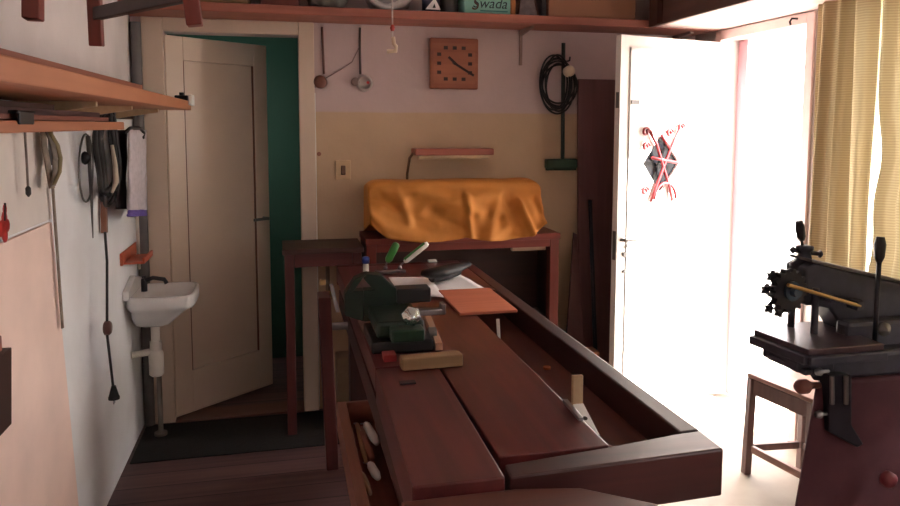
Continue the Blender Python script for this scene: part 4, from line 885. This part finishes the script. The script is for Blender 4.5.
# arm
ap = [(806, 268), (815, 263), (850, 272), (905, 284), (925, 290), (925, 380), (862, 380), (853, 352), (843, 328), (830, 309), (815, 306), (806, 306)]
q = MB(); q.prism([P(x, y, Y=1.99) for x, y in ap], (0, .10, 0)); arm = q.build('arm', CAST, mc, .008)
q = MB(); q.prism([P(x, y, Y=1.985)+Vector((0, 0, .002)) for x, y in ((812, 263), (905, 284.5), (905, 281.5), (812, 260))], (0, .108, 0)); q.build('arm_rail', DSTEEL, arm, .002)
q = MB(); q.cyl(P(788, 285, Y=1.925), P(860, 306, Y=1.945), .006); q.build('rod', BRASS, mc)
q = MB(); a = P(830, 298, Y=1.95); q.box(a.x-.010, a.x+.010, 1.935, 1.988, a.z-.012, a.z+.012); q.build('rod_holder', CAST, mc, .003); q = MB(); b2 = P(857, 305, Y=1.955); q.box(b2.x-.012, b2.x+.012, 1.94, 1.988, b2.z-.015, b2.z+.015); q.build('rod_holder', CAST, mc, .003)
# gear with star knobs
g0 = P(791, 291, Y=1.955); ax = Vector((.12, -1, .05)).normalized(); gx = Vector((1, .12, 0)).normalized(); gz = ax.cross(gx)
poly = []
for k in range(32):
    r = .068 if k % 2 else .058
    for s in (-.3, .3):
        an = 2*math.pi*(k+s)/32; poly.append(g0+gx*r*math.cos(an)+gz*r*math.sin(an))
q = MB(); q.prism(poly, -ax*.026); gear = q.build('gear_wheel', BLACK, mc)
q = MB(); q.cyl(g0-ax*.001+ax*.012, g0+ax*.002, .03).cyl(g0+ax*.012, g0+ax*.03, .016); q.build('hub', plain('hub_blue', (60, 78, 92), .35, .6), gear)
for an, r in ((176, .074), (222, .080), (140, .072), (250, .072)):
    an = math.radians(an); c = g0+Vector((1, 0, 0))*math.cos(an)*r+Vector((0, 0, 1))*math.sin(an)*r-ax*.01
    q = MB(); sp_ = []
    for k in range(10):
        rr = .019 if k % 2 == 0 else .009; sp_.append(c+gx*rr*math.cos(math.pi*k/5)+gz*rr*math.sin(math.pi*k/5))
    q.prism(sp_, -ax*.014); q.build('star_knob', BLACK, gear)
# spindle head with cross handle
h1 = P(804, 264, Y=2.05); q = MB(); q.lathe(Vector((h1.x, 2.05, h1.z-.02)), [(.045, 0), (.045, .02), (.024, .035), (.018, .06), (.028, .068), (.028, .078), (.01, .082)]); sp2 = q.build('spindle_head', CAST, mc)
a, b = P(793, 250, Y=2.05), P(820, 254, Y=2.05); q = MB(); q.cyl(a, b, .0075).lathe(b, [(.004, -.01), (.013, 0), (.004, .01)], b-a, 12).lathe(a, [(.004, -.01), (.012, 0), (.004, .01)], b-a, 12); q.build('cross_handle', BLACK, sp2)
a, b = P(803, 250, Y=2.05), P(799, 221, Y=2.05); q = MB(); d = b-a; q.cyl(a, a+d*.35, .005); q.lathe(a+d*.33, [(.009, 0), (.014, .012), (.015, d.length*.45), (.011, d.length*.67)], d, 14); q.build('grip', BLACKP, sp2)
# machinery block and lever
q = MB(); a, b = P(846, 372, Y=1.93), P(930, 318, Y=1.93); q.box(a.x, 2.15, 1.93, 1.989, .80, b.z); q.build('gear_box', CAST, mc, .012)
q = MB(); c = P(886, 330, Y=1.92); q.lathe(Vector((c.x, 1.929, c.z)), [(.022, 0), (.022, .006), (.008, .008), (.006, .016)], (0, -1, 0)); q.build('cover_cap', DSTEEL, mc)
a, m_, b = P(874, 352, Y=1.90), P(877, 300, Y=1.90), P(879, 262, Y=1.90); q = MB(); q.tube([a, m_, b], .0075); lv = q.build('lever', BLACK, mc)
q = MB(); d = P(880.5, 237, Y=1.90)-b; q.lathe(b, [(.009, 0), (.015, .015), (.018, d.length*.7), (.012, d.length)], d, 14); q.build('knob', BLACKP, lv)
# clamp bracket on the pedestal front
q = MB(); pts_ = [P(x, y, Y=1.83) for x, y in ((829, 375), (852, 375), (852, 425), (864, 444), (858, 448), (829, 432))]; q.prism(pts_, (0, .045, 0)); cbk = q.build('clamp_bracket', plain('bracket_dark', (36, 34, 44), .4, .3), mc, .004)
for x, y, r, mt in ((823, 374, .012, STEEL), (823, 417, .012, STEEL), (809, 390, .022, wood('knob_wood', (80, 44, 36), (120, 70, 58), 'X')), (886, 478, .024, plain('dull_red', (104, 38, 46), .5))):
    p = P(x, y, Y=1.82); q = MB()
    if x > 880: p = P(x, y, Y=1.79); q.lathe(Vector((p.x, 1.80, p.z)), [(r*.6, 0), (r, .01), (r, .03), (r*.5, .04)], (0, -1, 0), 14)
    elif x < 815: q.lathe(p+Vector((.06, .03, 0)), [(r*.45, 0), (r*.5, .03), (r, .045), (r, .07), (r*.6, .08)], (-1, 0, 0), 14)
    else: q.lathe(p+Vector((.035, .02, 0)), [(r*.5, 0), (r*.5, .02), (r, .028), (r*.8, .042)], (-1, 0, 0), 12)
    q.build('knob', mt, mc)
for x in (832, 846):
    q = MB(); a, b = P(x, 376, Y=1.824), P(x, 404, Y=1.824); q.cyl(a, b, .007); q.build('clamp_screw', DSTEEL, cbk)

# ================================================================ CURTAIN
cmat, ct, cbs = nt('gold_curtain')
tc = ct.nodes.new('ShaderNodeTexCoord'); wv = ct.nodes.new('ShaderNodeTexWave'); wv.bands_direction = 'Z'; wv.inputs['Scale'].default_value = 30; wv.inputs['Distortion'].default_value = 1.5; wv.inputs['Detail'].default_value = 3
cr = ct.nodes.new('ShaderNodeValToRGB'); cr.color_ramp.elements[0].color = (*lin((160, 142, 108)), 1); cr.color_ramp.elements[1].color = (*lin((182, 164, 128)), 1)
ct.links.new(tc.outputs['Object'], wv.inputs['Vector']); ct.links.new(wv.outputs['Fac'], cr.inputs['Fac'])
tr = ct.nodes.new('ShaderNodeBsdfTranslucent'); mxs = ct.nodes.new('ShaderNodeMixShader'); mxs.inputs[0].default_value = .2
ct.links.new(cr.outputs['Color'], cbs.inputs['Base Color']); ct.links.new(cr.outputs['Color'], tr.inputs['Color']); cbs.inputs['Roughness'].default_value = .85
ct.links.new(cbs.outputs[0], mxs.inputs[1]); ct.links.new(tr.outputs[0], mxs.inputs[2]); ct.links.new(mxs.outputs[0], ct.nodes['Material Output'].inputs['Surface'])
rod = T('curtain_rod', 'brass curtain rod above the window at right', 'curtain rod', Vector((2.25, 1.85, 2.30)))
q = MB(); q.cyl((2.25, .85, 2.30), (2.25, 2.90, 2.30), .012); q.build('rod', BRASS, rod)
for y in (.95, 2.87):
    q = MB(); q.cyl((2.263, y, 2.30), (XR-.001, y, 2.30), .009); q.build('bracket', BRASS, rod)
def curtain(ya, yb, nf, seed, gap_side, lab):
    rows = []; NZ = 40; NY = int(nf*18); rn = random.Random(seed); ph = [rn.uniform(-.5, .5) for _ in range(8)]
    for j in range(NZ+1):
        z = 2.285-(2.285-.93)*j/NZ; row = []
        for i in range(NY+1):
            u = i/NY; bulge = math.exp(-((z-1.28)/.30)**2)
            y0, y1 = ya, yb
            if gap_side == 'hi': y1 = yb-.036*bulge*(1+.5*math.sin(z*14))
            else: y0 = ya+.010*bulge; 
            y = y0+(y1-y0)*u + .008*math.sin(u*nf*4.1+ph[0]+z*1.3)
            a = 2*math.pi*nf*u+ph[1]+.5*math.sin(z*1.7+u*5+ph[2])
            x = 2.25 + 0.03*math.sin(a)*(.75+.25*math.sin(u*7+ph[3])) + .006*math.sin(2.3*a+z*2)
            row.append(Vector((x, y, z)))
        rows.append(row)
    tag(MB().grid(rows).build('curtain', cmat), lab, 'curtain')
curtain(2.475, 2.835, 3.3, 2, 'lo', 'gold curtain panel hanging next to the street door')
curtain(.90, 2.468, 13, 4, 'hi', 'gold curtain panel hanging behind the machine at the right edge')
